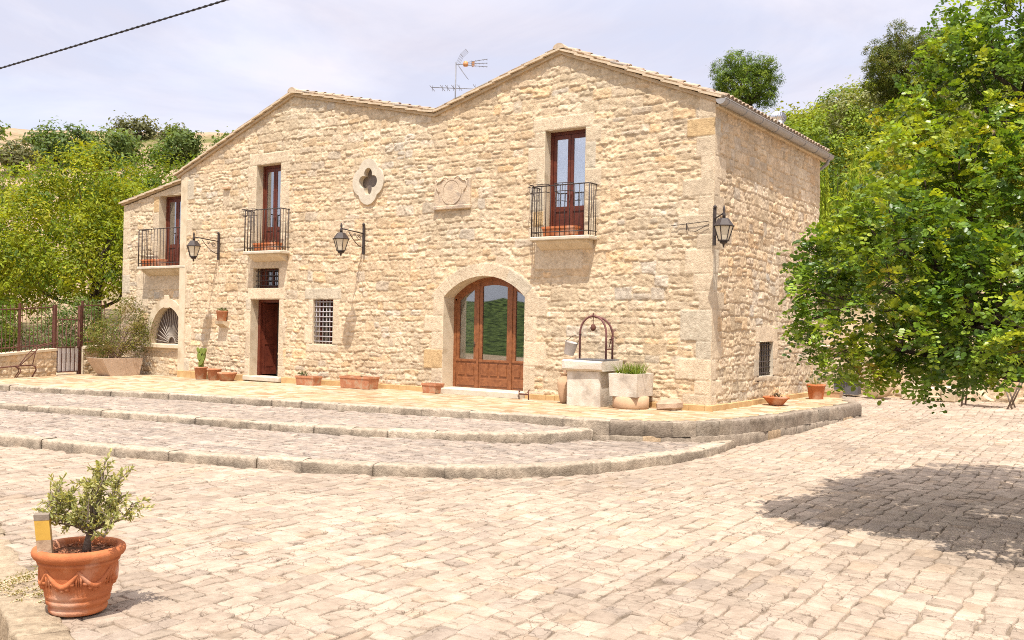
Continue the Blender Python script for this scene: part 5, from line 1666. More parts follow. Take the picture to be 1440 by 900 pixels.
trap(mb, -19.85, -18.95, -1.45, -.06, -.12, .44, .20)
tr = mb.build('stone_trough', pm('trough_stone', (.60, .46, .34), (.48, .36, .26), 6, .9, .5, 30), None, 'tapered stone trough planter at the left end of the terrace', 'planter')
shrub('rambling_shrub', 'sprawling half dry shrub growing out of the stone trough', 'shrub', [(-19.5, -.65, 1.15, .62), (-19.4, -.25, 1.55, .5), (-19.6, -1.1, 1.0, .5), (-19.25, -.2, 1.0, .45), (-19.5, -.2, 2.0, .34), (-19.1, -.12, 1.45, .32)], (-19.45, -.75, .36),
      [(.22, .20, .045), (.16, .18, .035), (.28, .21, .08), (.12, .14, .035)], [.3, .3, .2, .2], 84, dens=19, per=26, cr_=.10, size=.075, aspect=.32, stems=90, r0=.010, barkm=pm('dry_twig', (.36, .25, .18), (.25, .17, .12), 10, .95, 0))

# old iron cultivator against the wall
X = -19.3
cu = thing('hand_plough', 'old rusty hand plough leaning by the left boundary wall', 'plough', (X, -3.6, -.08))
p = MB(); p.tube([(X, -5.2, .2), (X, -4.34, .22), (X, -3.78, .26), (X, -3.41, .27)], .02, 6); p.tube([(X, -3.41, .27), (X, -3.33, .22), (X, -3.31, .13), (X, -3.42, -.07)], .022, 6); p.build('frame', M_rust, cu)
p = MB()
for dx in (-.05, .05): p.tube([(X + dx, -3.90, .24), (X + dx, -3.80, .18), (X + dx, -3.78, .10), (X + dx, -3.90, -.07)], .016, 6)
p.build('tines', M_rust, cu)
p = MB()
for dx in (-.12, .12): p.tube([(X + dx * .2, -3.78, .28), (X + dx, -3.53, .55), (X + dx, -3.28, .80), (X + dx * 1.3, -2.91, .90), (X + dx * 1.5, -2.74, .91)], .014, 6)
p.tube([(X, -3.41, .30), (X, -3.30, .80)], .013, 6); p.tube([(X - .12, -3.4, .67), (X + .12, -3.4, .67)], .011, 6)
p.build('handles', M_rust, cu)


# ------------------------------------------------------------------ pots and small things on the terrace
def pot_prof(r, h, rim=.12, base=.7):
    return [(r * base, 0), (r * base * 1.02, h * .02), (r * .93, h * (1 - rim)), (r, h * (1 - rim) + .004), (r, h), (r * .86, h), (r * .82, h * .85)]


def pot(name, label, cat, c, r, h, mat, base=.7, rim=.12, soil=True, n=22, prof=None):
    t = thing(name, label, cat, c)
    MB().lathe(prof or pot_prof(r, h, rim, base), c, n, cap=False).build('pot', mat, t)
    if soil: MB().lathe([(.001, h * .86), (r * .83, h * .86)], c, n, cap=False).build('soil', M_soil, t)
    MB().lathe([(.001, .004), (r * base, .004)], c, n, cap=False).build('pot_base', mat, t) if False else None
    return t


def tuft(parent, c, n, hgt, spread, col, seed, wdt=.012, name='leaves'):
    """blade shaped leaves"""
    rg = np.random.RandomState(seed); V = []; Q = []; C = []; b = 0
    for i in range(n):
        a = rg.uniform(0, 2 * PI); l = hgt * rg.uniform(.55, 1.1); s = spread * rg.uniform(.2, 1.0); r0 = spread * .45 * math.sqrt(rg.rand())
        p0 = np.array(c) + [math.cos(a) * r0, math.sin(a) * r0, 0]; d = np.array([math.cos(a), math.sin(a), 0]); sd = np.array([-d[1], d[0], 0]) * wdt
        cc = np.array(col) * rg.uniform(.7, 1.3)
        for k in range(4):
            f = k / 3; p = p0 + d * s * f ** 1.7 + np.array([0, 0, l * (f - .18 * f * f)]); wv = sd * (1 - f * .85)
            V += [p - wv, p + wv]; C += [cc, cc]
        for k in range(3): Q.append((b + 2 * k, b + 2 * k + 1, b + 2 * k + 3, b + 2 * k + 2))
        b += 8
    return link(name, np_mesh(name, np.array(V), np.array(Q), col=np.array(C)), M_leaf, parent)


def sprig(parent, c, r, n, size, cols, seed, hz=1.0, name='leaves', aspect=.45):
    rg = np.random.RandomState(seed); d = unit(rg.normal(size=(n, 3))); d[:, 2] = np.abs(d[:, 2])
    P = np.array(c) + d * (r * rg.rand(n) ** .5)[:, None] * np.array([1, 1, hz])
    cols = np.array(cols); col = cols[rg.randint(len(cols), size=n)] * rg.uniform(.7, 1.3, (n, 1))
    V, Q, C = leaf_geo(P, unit(d + rg.normal(size=(n, 3)) * .6 + [0, 0, .4]), size * rg.uniform(.7, 1.3, n), col, aspect, 0, rg)
    return link(name, np_mesh(name, V, Q, col=C), M_leaf, parent)


tz = lambda x: float(terr_z(x)) + .006
# prickly pear pot
c = (-15.62, -.42, tz(-15.6)); t = pot('cactus_pot', 'terracotta pot holding a prickly pear cactus by the wall', 'potted plant', c, .20, .36, M_terra_old)
ct = MB(); pr = random.Random(4)
pads = [((0, 0, .42), .10, .16, 0), ((-.08, 0, .64), .08, .13, .35), ((.07, .02, .66), .085, .14, -.3), ((.0, .02, .80), .07, .12, .1), ((.15, 0, .82), .06, .10, -.5), ((-.14, 0, .84), .05, .09, .5), ((.06, -.03, .50), .07, .12, -.8)]
for (px, py, pz), rx, rz, tl in pads:
    vs = []; n = 14
    for sy in (-1, 1):
        for j in range(n):
            th = 2 * PI * j / n; a_, b_ = rx * math.cos(th), rz * math.sin(th)
            vs.append((c[0] + px + a_ * math.cos(tl) - b_ * math.sin(tl), c[1] + py + sy * .022, c[2] + pz + a_ * math.sin(tl) + b_ * math.cos(tl)))
    ct.add(vs, [tuple(range(n)), tuple(reversed(range(n, 2 * n)))] + [(j, n + j, n + (j + 1) % n, (j + 1) % n) for j in range(n)])
ct.build('cactus', pm('cactus_green', (.20, .24, .045), (.14, .18, .035), 14, .6, .2, 60), t)
# plain pot beside it
c = (-15.02, -.42, tz(-15)); pot('clay_pot', 'plain terracotta pot between the cactus pot and the low bowl', 'pot', c, .21, .32, M_terra_old)
c = (-14.40, -.46, tz(-14.4)); pot('clay_bowl', 'low wide terracotta bowl left of the open door', 'pot', c, .27, .24, M_terra_old, base=.66, rim=.25)
# pot on the shelf
c = (-15.10, -.13, 1.644); t = pot('shelf_pot', 'small terracotta pot with a green tuft on the wall shelf', 'potted plant', c, .17, .30, M_terra_old)
sprig(t, (c[0], c[1], c[2] + .28), .16, 90, .07, [(.10, .12, .03), (.16, .16, .04)], 5, .7)


def box_pot(name, label, c, lx, ly, h, mat, tp=.02, cat='planter', soil=True):
    t = thing(name, label, cat, c)
    x, y, z = c; mb = MB(); w_ = .025
    def ring(dx, dy, zz): return [(x - dx, y - dy, zz), (x + dx, y - dy, zz), (x + dx, y + dy, zz), (x - dx, y + dy, zz)]
    rs = [ring(lx - tp, ly - tp, z), ring(lx, ly, z + h - .05), ring(lx + .012, ly + .012, z + h - .048), ring(lx + .012, ly + .012, z + h), ring(lx - w_, ly - w_, z + h), ring(lx - w_, ly - w_, z + h - .05)]
    vs = sum(rs, []); fs_ = [(3, 2, 1, 0)]
    for k in range(5): fs_ += [(k * 4 + i, k * 4 + (i + 1) % 4, k * 4 + 4 + (i + 1) % 4, k * 4 + 4 + i) for i in range(4)]
    mb.add(vs, fs_).build('trough', mat, t)
    if soil: MB().add(ring(lx - w_ - .001, ly - w_ - .001, z + h - .04), [(0, 1, 2, 3)]).build('soil', M_soil, t)
    return t


t = box_pot('window_box', 'small terracotta window box with a scrap of plant, below the barred window', (-11.15, -.42, tz(-11.2)), .34, .15, .24, M_terra_old)
sprig(t, (-11.38, -.42, tz(-11) + .26), .13, 80, .07, [(.10, .12, .035), (.07, .09, .03), (.20, .13, .06)], 6, .9)
t = box_pot('window_box', 'long terracotta planter trough midway between barred window and arched door', (-9.28, -.46, tz(-9)), .50, .19, .30, M_terra_old)
tuft(t, (-9.2, -.46, .27), 9, .16, .10, (.12, .12, .05), 3, .006)
box_pot('clay_box', 'small square terracotta box against the left foot of the arch', (-7.0, -.30, tz(-7)), .21, .16, .23, M_terra_old)
# balcony planters
for nm, lb, cx_, cy_, z, lx in (('balcony_planter', 'long terracotta planter on the right balcony floor', -3.5, -.22, 3.665, .42), ('balcony_planter', 'terracotta planter with thin stems on the middle balcony', -13.1, -.22, 3.625, .46), ('balcony_planter', 'terracotta planter on the left balcony of the wing', -18.75, .12, 3.325, .50)):
    t = box_pot(nm, lb, (cx_, cy_, z), lx, .11, .22, M_terra)
    if lx == .46:
        tuft(t, (cx_ - .22, cy_, z + .19), 10, .26, .12, (.30, .27, .24), 7, .007); tuft(t, (cx_ + .2, cy_, z + .19), 8, .2, .12, (.28, .26, .24), 8, .007)
# boot scraper
b = MB(); x, y = -4.35, -.30
b.tube([(x - .13, y, .0), (x - .13, y, .22)], .013, 6); b.tube([(x + .13, y, .0), (x + .13, y, .22)], .013, 6)
b.box(x - .13, y - .006, .10, x + .13, y + .006, .135); b.tube([(x - .17, y, .23), (x - .13, y, .20), (x - .10, y, .16)], .010, 6); b.tube([(x + .17, y, .23), (x + .13, y, .20), (x + .10, y, .16)], .010, 6)
b.build('boot_scraper', M_rust, None, 'little iron boot scraper right of the arched door', 'boot scraper')

# the well
we = thing('stone_well', 'square pale stone well head with iron hoop, against the front wall', 'well', (-2.5, -.5, 0))
MB().box(-2.88, -.88, -.02, -2.06, -.06, .76, .03).rough(.02, 5, 3).build('well_shaft', M_concrete, we)
k = MB(); k.prism([(-.05, .74), (-.92, .74), (-.97, .78), (-.98, .92), (-.93, .955), (-.05, .96)], -2.94, -1.99, 'x'); k.rough(.03, 9, 4).build('well_slab', M_concrete, we)
MB().box(-2.78, -.86, .957, -2.0, -.16, .985).build('well_lid', M_greyp, we)
h = MB()
def hoop(x0, x1, y0, y1, zt, ztop, n=13):
    o = [(x0, y0, .96), (x0, y0, zt)]
    for i in range(1, n):
        t_ = PI * i / n; o.append(((x0 + x1) / 2 - (x1 - x0) / 2 * math.cos(t_), y0 + (y1 - y0) * i / n, zt + (ztop - zt) * math.sin(t_)))
    return o + [(x1, y1, zt), (x1, y1, .96)]
h.tube(hoop(-2.74, -2.10, -.58, -.58, 1.52, 1.90), .023, 8)
h.tube(hoop(-2.74, -2.10, -.56, -.30, 1.52, 1.88)[7:], .023, 8)
h.tube([(-2.10, -.58, 1.2), (-2.10, -.30, 1.2)], .014, 6)
h.tube([(-2.10, -.44, 1.25), (-2.02, -.44, 1.55), (-1.96, -.44, 1.62)], .012, 6); h.tube([(-2.10, -.44, 1.4), (-2.0, -.44, 1.45)], .012, 6)
h.build('hoop', M_hoop, we)
h = MB(); h.tube([(-2.42, -.58, 1.90), (-2.42, -.58, 1.72)], .008, 5); h.lathe([(.001, 0), (.05, .03), (.062, .08), (.045, .14), (.001, .17)], (-2.42, -.58, 1.57), 10); h.tube([(-2.42, -.58, 1.88), (-2.42, -.58, 1.97)], [.03, .012], 6)
h.build('pulley', M_rust, we)
bk = thing('hanging_bucket', 'tilted zinc bucket hanging from the left side of the well hoop', 'bucket', (-2.98, -.6, 1.15))
bm_ = MB(); bm_.lathe([(.001, 0), (.105, 0), (.108, .01), (.14, .27), (.147, .28), (.135, .275), (.10, .012), (.001, .012)], (0, 0, 0), 20, cap=False)
rot = Matrix.Translation((-3.0, -.6, 1.06)) @ Matrix.Rotation(R(14), 4, 'Y') 
bm_.v = [tuple(rot @ Vector(v)) for v in bm_.v]; bm_.build('pail', pm('dull_zinc', (.50, .46, .42), (.40, .36, .33), 7, .55, .1, 40), bk)
bh = MB(); bh.tube([rot @ Vector(p_) for p_ in ((-.14, 0, .27), (-.02, 0, .40), (.20, 0, .52), (.14, 0, .27))], .007, 5); bh.tube([rot @ Vector((.20, 0, .52)), (-2.74, -.58, 1.50)], .006, 5); bh.build('handle', M_iron, bk)
# pale amphora pair left of the well
am = thing('clay_amphora', 'slim pale clay jar standing against the left side of the well', 'jar', (-3.2, -.42, 0))
MB().lathe([(.07, 0), (.09, .03), (.12, .18), (.155, .38), (.14, .50), (.085, .58), (.08, .62), (.115, .66), (.09, .66)], (-3.16, -.50, .004), 18).build('body', M_terra_pale, am)
am2 = thing('clay_amphora', 'tall brownish clay jar behind the slim pale jar at the well', 'jar', (-3.24, -.2, 0))
MB().lathe([(.09, 0), (.12, .05), (.15, .45), (.16, .70), (.10, .84), (.09, .92), (.12, .98), (.10, .98)], (-3.20, -.19, .004), 18).build('body', pm('brown_clay', (.50, .33, .21), (.42, .27, .17), 6, .85, .2, 40), am2)
# stone planter with grass right of the well
sp_ = thing('stone_planter', 'stone planter box on a clay base with long grass, right of the well', 'planter', (-1.4, -.5, 0))
MB().lathe([(.36, 0), (.38, .03), (.38, .24), (.32, .26)], (-1.51, -.55, 0), 20).build('clay_base', M_terra_pale, sp_)
k = MB(); trap(k, -1.84, -1.20, -.92, -.14, .255, .72, .02); k.rough(.012, 4, 5).build('trough', M_concrete, sp_)
MB().add([(-1.73, -.81, .66), (-1.31, -.81, .66), (-1.31, -.25, .66), (-1.73, -.25, .66)], [(0, 1, 2, 3)]).build('soil', M_soil, sp_)
for i, (gx_, gy_) in enumerate([(-1.66, -.7), (-1.48, -.62), (-1.32, -.7), (-1.58, -.42), (-1.36, -.42), (-1.5, -.78)]): tuft(sp_, (gx_, gy_, .64), 40, .36, .22, (.17, .23, .03), 20 + i, .011)
# rock by the corner
k = MB(); k.box(-.98, -.52, -.01, -.52, -.14, .21, .06); k.rough(.07, 8, 3.0).build('boulder', pm('rock', (.50, .36, .25), (.38, .26, .18), 6, .9, .5, 30), None, 'rough block of stone lying near the right corner of the front wall', 'rock')
# bowl and pot along the side wall
c = (.46, 2.62, .006); t = pot('clay_bowl', 'shallow terracotta bowl with dry plants below the small side window', 'pot', c, .29, .19, M_terra, base=.5, rim=.2)
sprig(t, (c[0], c[1], .15), .18, 70, .06, [(.10, .06, .03), (.07, .06, .03), (.16, .09, .05)], 9, .8)
c = (.48, 5.45, .006); t = pot('clay_pot', 'bright terracotta pot with sparse grass at the far end of the side wall', 'pot', c, .23, .36, M_terra, base=.72, rim=.16)
tuft(t, (c[0], c[1], .32), 34, .34, .28, (.26, .24, .10), 11, .008)
box_pot('clay_box', 'worn clay box behind the bright pot at the far end', (.45, 6.55, -.02), .34, .16, .20, M_terra_pale)

# things along the back wall
zb = lambda y: float(court_z(5, y))
t = box_pot('grey_planter', 'dark grey planter box with pale plant beside the round stone', (.15, 9.45, zb(9.4) + .06), .34, .2, .36, M_greyp)
sprig(t, (.15, 9.45, zb(9.4) + .46), .34, 160, .12, [(.22, .24, .05), (.15, .18, .04)], 12, .6)
rs_ = MB(); rs_.lathe([(.001, 0), (.36, 0), (.40, .04), (.40, .14), (.36, .18), (.001, .18)], (0, 0, 0), 26)
mt = Matrix.Translation((1.05, 9.28, zb(9.3) + .40)) @ Matrix.Rotation(R(78), 4, 'X'); rs_.v = [tuple(mt @ Vector(v)) for v in rs_.v]
rs_.build('mill_stone', pm('tan_stone', (.50, .37, .22), (.42, .30, .18), 5, .9, .3, 35), None, 'round tan mill stone leaning on the back wall', 'mill stone')
k = MB(); k.box(1.62, 9.3, zb(9.4), 2.06, 9.8, zb(9.4) + .42, .03); k.box(2.62, 9.3, zb(9.4), 2.98, 9.8, zb(9.4) + .40, .03); k.box(2.08, 9.42, zb(9.4), 2.60, 9.8, zb(9.4) + .36, .03); k.box(2.07, 9.30, zb(9.4), 2.61, 9.42, zb(9.4) + .14, .02)
k.rough(.02, 3).build('stone_bench', M_dress, None, 'low seat of pale stone blocks right of the mill stone', 'bench')
ch = thing('sling_chair', 'folding sling chair with sagging cream canvas in front of the back wall', 'chair', (4.15, 8.6, zb(8.6)))
z0 = zb(8.6); fr = MB()
for yy in (8.35, 8.9):
    fr.tube([(3.30, yy, z0), (3.37, yy, z0 + .95)], .022, 6); fr.tube([(3.37, yy, z0 + .85), (4.30, yy, z0 + .45)], .02, 6); fr.tube([(4.35, yy, z0), (4.75, yy, z0 + 1.0)], .02, 6); fr.tube([(4.45, yy, z0), (4.30, yy, z0 + .5)], .02, 6)
fr.build('frame', M_bark_g, ch)
cv = MB(); n = 14; A = []
for i in range(n + 1):
    f = i / n; A.append((3.37 + .93 * f, z0 + .86 - .42 * f - .42 * math.sin(PI * f ** 1.3)))
cv.add([(a, 8.37, b) for a, b in A] + [(a, 8.88, b) for a, b in A], [(i, i + 1, n + 2 + i, n + 1 + i) for i in range(n)], True)
cv.build('canvas', M_canvas, ch)


# ------------------------------------------------------------------ wall lanterns
def lantern(label, root, tip, s=.88):
    """bracket from root (on the wall) to tip; lantern hangs below the tip"""
    root = Vector(root); tip = Vector(tip); d = (tip - root); d.z = 0; Ld = d.length; d.normalize()
    t = thing('wall_lantern', label, 'lantern', root, 'wrought iron wall lanterns on the house')
    b = MB(); zt = tip.z
    b.obox(Vector((root.x, root.y, zt - .16)) + d * .02, d, d.cross(Vector((0, 0, 1))), (0, 0, 1), .02, .03, .38)
    b.lathe([(.001, 0), (.035, .02), (.04, .05), (.001, .09)], (root.x + d.x * .03, root.y + d.y * .03, zt + .20), 8)
    P = lambda u, z: Vector((root.x, root.y, zt + z)) + d * u
    b.tube([P(.02, 0), P(Ld, .06)], .016, 6)
    cur = [P(.03, -.36)] + [P(.05 + (Ld * .62) * f, -.36 + .36 * f ** 1.8) for f in np.linspace(.12, 1, 7)]
    b.tube(cur, .011, 6)
    b.tube([P(.20 + .085 * (1 - k / 20) * math.cos(k * .6), -.12 + .085 * (1 - k / 20) * math.sin(k * .6)) for k in range(18)], .008, 5)
    b.tube([P(Ld * .42 + .05 * (1 - k / 20) * math.cos(k * .6), -.06 + .05 * (1 - k / 20) * math.sin(k * .6)) for k in range(16)], .007, 5)
    b.build('bracket', M_iron, t)
    c = P(Ld, 0); f = MB()
    f.lathe([(.012, .20), (.022, .16), (.03, .12), (.02, .08), (.035, .03), (.035, -.05)], c, 8)
    zr = -.05
    def ringp(r, z, n=6, ph=PI / 6):
        r = r * s * 1.16; z = zr + (z - zr) * s
        return [Vector((c.x + r * math.cos(ph + 2 * PI * i / n), c.y + r * math.sin(ph + 2 * PI * i / n), c.z + z)) for i in range(n)]
    A, B_, Cc, D_ = ringp(.10, zr), ringp(.205, zr - .17), ringp(.19, zr - .185), ringp(.10, zr - .52)
    f.add(A + B_, [(i, (i + 1) % 6, 6 + (i + 1) % 6, 6 + i) for i in range(6)] + [tuple(range(6))])
    f.tube(ringp(.212, zr - .175), .012, 5, closed=True); f.tube(ringp(.105, zr - .52), .014, 5, closed=True)
    for i in range(6): f.tube([Cc[i], D_[i]], .010, 5)
    f.lathe([(.105 * s, -.52 * s + zr), (.085 * s, -.58 * s + zr), (.03 * s, -.60 * s + zr), (.018 * s, -.66 * s + zr), (.001, -.69 * s + zr)], c, 10)
    f.build('lantern_frame', M_iron, t)
    g = MB(); Cg, Dg = ringp(.182, zr - .19), ringp(.094, zr - .515)
    g.add(Cg + Dg, [(i, (i + 1) % 6, 6 + (i + 1) % 6, 6 + i) for i in range(6)])
    g.build('lantern_glass', M_lglass, t)
    return t


lantern('iron wall lantern between the wing balcony and the middle balcony', (-15.40, -.045, 3.98), (-15.40, -.93, 3.98))
lantern('iron wall lantern on the middle of the front, left of the arched door', (-9.60, -.045, 3.98), (-9.60, -.88, 3.98))
lantern('iron wall lantern at the right corner of the house', (.045, -.045, 3.90), (.42, -.46, 3.90), .84)
# thin cable clips by the right corner
cb = MB(); cb.tube([(-.9, -.062, 3.80), (-.45, -.064, 3.83), (-.06, -.060, 3.86)], .008, 5); cb.tube([(-.55, -.064, 3.82), (-.5, -.066, 3.68), (-.35, -.066, 3.66), (-.06, -.060, 3.80)], .007, 5)
cb.tube([(-.55, -.064, 3.84), (-.55, -.064, 3.70)], .012, 5)
cb.build('lamp_cable', M_iron, house)
for lb, x in (('left', -15.42), ('mid', -9.62)):
    cb = MB(); cb.tube([(x, -.058, 3.60), (x - .01, -.060, 3.2), (x, -.060, 2.5)], .006, 4); cb.build('lamp_cable', M_dress, house)

# ------------------------------------------------------------------ roof equipment, overhead cable
an = thing('television_antenna', 'thin television antenna mast behind the roof valley', 'antenna', (-8.36, 2.08, 7.0))
mx_, my_ = -8.36, 2.08
p = MB(); p.tube([(mx_, my_, 6.95), (mx_, my_, 8.78)], .019, 6); p.build('mast', M_alu, an)
RV = Vector((math.cos(_a), math.sin(_a), 0))                   # the booms point across the view
def ap(u, v, z): return (mx_ + .90 * u + .42 * v, my_ + .42 * u - .90 * v, z)
p = MB(); p.tube([ap(-.66, 0, 8.11), ap(.85, 0, 8.02)], .011, 6)
for u in (-.65, -.36, -.22, -.05, .12, .55): p.tube([ap(u, -.28, 8.07), ap(u, .28, 8.09)], .007, 5); p.tube([ap(u, 0, 8.00), ap(u, 0, 8.16)], .006, 5)
p.build('lower_array', M_alu, an)
p = MB()
for dz, dv in ((.10, 0), (0, 0), (-.09, .0)): p.tube([ap(.22, 0, 8.72 + dz * .3), ap(.88, dv, 8.73 + dz * 1.1)], .009, 5)
for u in (.45, .55, .65, .75, .85):
    for dz in (.11, 0, -.1): p.tube([ap(u, -.07, 8.72 + dz * (.4 + .6 * u)), ap(u, .07, 8.72 + dz * (.4 + .6 * u))], .005, 4)
for v in (-.16, -.05, .06, .16):
    p.tube([ap(.06, v, 8.74), ap(.16, v, 8.95), ap(.30, v, 9.08)], .006, 4); p.tube([ap(.06, v, 8.70), ap(.20, v, 8.50), ap(.32, v, 8.34)], .006, 4)
for u, z in ((.30, 9.08), (.16, 8.95), (.20, 8.50), (.32, 8.34)): p.tube([ap(u, -.16, z), ap(u, .16, z)], .006, 4)
p.tube([ap(0, 0, 8.72), ap(.24, 0, 8.72)], .012, 6)
p.build('upper_array', M_alu, an)
p = MB(); p.lathe([(.001, -.07), (.06, -.06), (.075, 0), (.05, .07), (.001, .08)], ap(.27, 0, 8.72), 10); p.box(*[ap(.47, -.03, 8.66)[i] - (.03, .03, 0)[i] for i in range(3)], *[ap(.47, -.03, 8.66)[i] + (.03, .03, .13)[i] for i in range(3)])
p.build('feed_housing', M_orange, an)
rv = thing('turbine_vent', 'shiny round steel turbine vent on the right roof slope', 'roof vent', (-.6, 5.47, 6.6))
MB().lathe([(.13, 0), (.13, .36), (.15, .37), (.15, .40)], (-.6, 5.47, 6.52), 18).build('pipe', M_steel, rv)
g = MB(); n = 20
for i in range(n):
    a0 = 2 * PI * i / n; vs = []
    for k in range(7):
        f = k / 6; r_ = .10 + .11 * math.sin(PI * f * .86 + .22); z_ = 6.93 + .28 * f
        for da in (0, .24): vs.append((-.6 + r_ * (1 - .10 * (da > 0)) * math.cos(a0 + da + f * .5), 5.47 + r_ * (1 - .10 * (da > 0)) * math.sin(a0 + da + f * .5), z_))
    g.add(vs, [(2 * k, 2 * k + 1, 2 * k + 3, 2 * k + 2) for k in range(6)], True)
g.lathe([(.11, 0), (.08, .03), (.001, .045)], (-.6, 5.47, 7.20), 18)
g.build('turbine', M_steel, rv)

p0 = Vector((-6.4, -11.13, 5.26)); p1 = Vector((-2.06, -10.57, 5.65)); dv = p1 - p0
pts = []
for i in range(41):
    f = -2.5 + 6 * i / 40
    q = p0 + dv * f; q.z += .018 * (f * (f - 1)); pts.append(q)
cb = MB(); cb.tube(pts, .011, 6)
for k in range(2):
    o = []
    for i in range(800):
        f = -1.2 + 3.2 * i / 799; q = p0 + dv * f; q.z += .018 * (f * (f - 1)); a_ = i * .55 + k * PI
        o.append(q + Vector((0, math.cos(a_), math.sin(a_))) * .010)
    cb.tube(o, .006, 4)
cb.build('overhead_cable', M_black, None, 'twisted black overhead cable crossing the sky at upper left', 'cable')

# ------------------------------------------------------------------ big pot in the foreground
PX, PY = 1.22, -14.37; PZ = float(court_z(PX, PY)) + .016
bp_ = thing('terracotta_urn', 'big terracotta pot with garland relief and rolled rim at the lower left', 'pot', (PX, PY, PZ))
u_ = MB()
prof = [(.001, .004), (.19, .004), (.205, .015), (.21, .04), (.2, .05), (.205, .065), (.225, .075), (.228, .10), (.222, .112), (.232, .12), (.238, .14), (.236, .15), (.245, .17), (.262, .26), (.272, .32), (.278, .345), (.29, .352), (.294, .366), (.286, .374), (.30, .384), (.318, .392), (.328, .408), (.332, .425), (.326, .445), (.31, .456), (.29, .458), (.276, .448), (.268, .43), (.262, .38)]
prof = [(r * .955, z * 1.04) for r, z in prof]
u_.lathe(prof, (PX, PY, PZ), 72, cap=False)
# press the garland relief into the belly
nv = []
for x, y, z in u_.v:
    dx, dy = x - PX, y - PY; r = math.hypot(dx, dy); zz = z - PZ
    nv.append((x, y, z))
u_.v = nv
pot_o = u_.build('pot', M_terra, bp_)
ga_ = MB()
for k in range(7):
    a0 = 2 * PI * k / 7 + .35; span = 2 * PI / 7
    pts = []
    for i in range(13):
        f = i / 12; a = a0 + span * f; zz = .335 - .0 - .105 * math.sin(PI * f) * 1.0 + 0
        rr = np.interp(zz / 1.06, [.16, .26, .32], [.242, .262, .272]) * .955 + .004
        pts.append((PX + rr * math.cos(a), PY + rr * math.sin(a), PZ + zz))
    ga_.tube(pts, [.010 + .012 * math.sin(PI * i / 12) for i in range(13)], 6)
    for i in range(5):                                            # fruit and leaves of the garland
        f = .2 + .15 * i; a = a0 + span * f; zz = .335 - .105 * math.sin(PI * f) - .022
        rr = np.interp(zz / 1.06, [.16, .26, .32], [.242, .262, .272]) * .955
        ga_.lathe([(.001, -.022), (.018, -.012), (.022, 0), (.016, .014), (.001, .022)], (PX + rr * math.cos(a), PY + rr * math.sin(a), PZ + zz), 8)
    rr = .272 * .955
    for i in range(3):
        a = a0 + (-.06 + .06 * i); zz = .325 - .02 * abs(i - 1)
        ga_.tube([(PX + rr * math.cos(a), PY + rr * math.sin(a), PZ + zz + .02), (PX + (rr - .012) * math.cos(a), PY + (rr - .012) * math.sin(a), PZ + zz - .09)], [.012, .005], 6)
ga_.build('garland_relief', M_terra, pot_o)
sl_ = MB(); sl_.lathe([(.001, .425), (.15, .43), (.262, .415)], (PX, PY, PZ), 40, wob=.01, seed=2, cap=False); sl_.build('soil', M_soil, bp_)
rgm = np.random.RandomState(6)
ch_ = MB()
for i in range(150):
    a = rgm.uniform(0, 6.28); r = .25 * math.sqrt(rgm.rand()); c_ = Vector((PX + r * math.cos(a), PY + r * math.sin(a), PZ + .432))
    d1 = Vector(rgm.normal(size=3)).normalized(); d1.z *= .3; d2 = d1.cross(Vector((0, 0, 1)) + Vector(rgm.normal(size=3)) * .3)
    ch_.obox(c_, d1, d2, d1.cross(d2), rgm.uniform(.008, .02), .006, .003)
ch_.build('bark_chips', pm('bark_chip', (.40, .17, .085), (.22, .09, .05), 30, .9, 0), bp_)

# little olive shrub in the pot
os_ = thing('olive_shrub', 'young grey green shrub growing in the big terracotta pot', 'shrub', (PX, PY, PZ + .43))
rr = np.random.RandomState(12); pr = random.Random(12)
RXv = np.array([math.cos(_a), math.sin(_a), 0]); FXv = np.array([-math.sin(_a), math.cos(_a), 0])
def pp(u, v, z): return np.array([PX, PY, PZ]) + RXv * u + FXv * v + np.array([0, 0, z])
st = MB(); stem0 = pp(.05, 0, .42); fork = pp(.08, .0, .58)
st.tube([stem0, pp(.06, 0, .5), fork], [.032, .026, .022], 8)
ends = [(-.27, .02, .80), (-.22, .10, .86), (-.16, -.08, .88), (-.24, -.02, .80), (-.12, .06, .80), (-.18, .0, .90), (-.28, .08, .78), (-.10, .05, .76),
        (.06, .0, .98), (.10, .08, 1.04), (.16, .02, 1.10), (.20, -.06, 1.0), (.25, .06, .98), (.30, .0, .88), (.36, .04, .80), (.30, -.10, .74), (.12, -.10, .86), (.20, .12, .84), (.05, .12, .84), (.22, -.02, .70), (.10, .04, .72), (.02, -.08, .68)]
P = []; T = []; C = []
for e in ends:
    q = pp(e[0], e[1] * 1.3, e[2] - .02); mid = np.array(fork) * .45 + q * .55 + rr.normal(size=3) * .03; mid[2] -= .03
    st.tube([fork, (np.array(fork) + mid) / 2 + rr.normal(size=3) * .012, mid, q], [.013, .010, .007, .003], 5)
    for k in range(8):                                           # side twigs
        b0 = mid * (1 - k / 8) + q * (k / 8); d = unit(rr.normal(size=3) * .7 + np.array([0, 0, .55])); ln = rr.uniform(.08, .15); e2 = b0 + d * ln
        st.tube([b0, e2], [.004, .002], 4)
        n = 22; f = rr.rand(n) * 1.1
        lp = b0 + d * (ln * f)[:, None]; td = unit(d * .9 + rr.normal(size=(n, 3)) * .7)
        P.append(lp); T.append(td); C.append(np.array([(.36, .37, .13), (.44, .43, .17), (.27, .29, .10), (.50, .47, .22)])[rr.randint(4, size=n)] * rr.uniform(.8, 1.2, (n, 1)))
st.build('stems', M_bark_g, os_)
P = np.concatenate(P); T = np.concatenate(T); C = np.concatenate(C)
V, Q, Cc = leaf_geo(P, unit(rr.normal(size=P.shape) + [0, 0, .8]), rr.uniform(.028, .052, len(P)), C, .30, 1, rr, T=T, fold=.05)
link('foliage', np_mesh('foliage', V, Q, col=Cc), M_leaf, os_)
# dead stalks
for k in range(3):
    pass
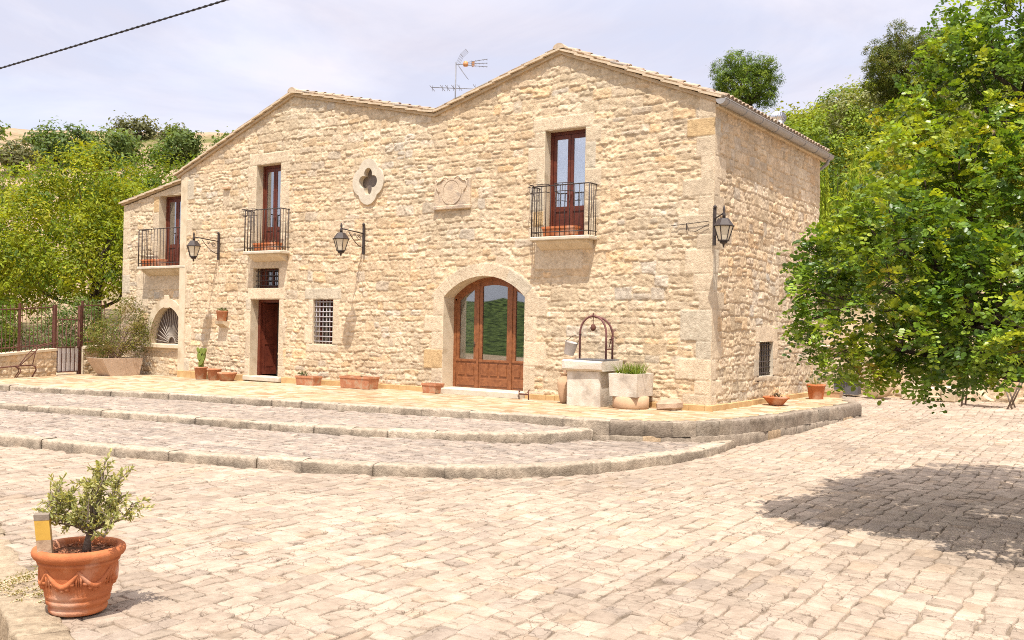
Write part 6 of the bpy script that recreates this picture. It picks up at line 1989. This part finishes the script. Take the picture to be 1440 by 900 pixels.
# yellow marker stake
ms = thing('marker_stake', 'square wooden stake with a yellow band stuck in the big pot', 'stake', pp(-.155, -.175, .44))
axu = Vector(RXv); axv = Vector(FXv); tilt = (Vector((0, 0, 1)) - axu * .10 - axv * .03).normalized()
c0 = Vector(pp(-.155, -.175, .40))
def stk(a, b, h, nm, mt): MB().obox(c0 + tilt * (a + b) / 2, axu + axv * .35, axv - axu * .35, tilt, h, h, (b - a) / 2).build(nm, mt, ms)
M_stake = pm('bleached_wood', (.46, .34, .22), (.30, .20, .13), 9, .85, .3, 40)
stk(0, .155, .047, 'post', M_stake); stk(.155, .295, .0475, 'yellow_band', M_yellow); stk(.295, .335, .049, 'cap', pm('grey_wood', (.26, .21, .16), (.18, .14, .11), 12, .9, .3, 40))
# weeds at the slab edge
wd = thing('trailing_weed', 'straggly pale weed creeping over the pavement left of the big pot', 'weed', (.75, -14.3, PZ))
rr = np.random.RandomState(8); P = []; T = []; C = []; st = MB()
for i in range(26):
    b0 = np.array([.55 + rr.uniform(-.45, .45), -14.42 + rr.uniform(-.3, .3), PZ]); a = rr.uniform(-.8, 2.2); d = np.array([math.cos(a), math.sin(a), rr.uniform(.15, .5)]); ln = rr.uniform(.15, .38)
    pts = [b0 + d * ln * f - np.array([0, 0, .15 * ln * f * f]) for f in (0, .35, .7, 1)]; st.tube(pts, [.004, .003, .002, .0015], 4)
    n = 30; f = rr.rand(n); P.append(b0 + d * (ln * f)[:, None] + rr.normal(size=(n, 3)) * .012); T.append(unit(rr.normal(size=(n, 3)) + d)); C.append(np.array([(.28, .24, .085), (.20, .20, .06), (.35, .29, .13)])[rr.randint(3, size=n)] * rr.uniform(.8, 1.2, (n, 1)))
P = np.concatenate(P); T = np.concatenate(T); C = np.concatenate(C)
V, Q, Cc = leaf_geo(P, unit(rr.normal(size=P.shape) + [0, 0, .6]), rr.uniform(.014, .03, len(P)), C, .5, 0, rr, T=T)
link('leaves', np_mesh('leaves', V, Q, col=Cc), M_leaf, wd); st.build('stems', M_canvas, wd)
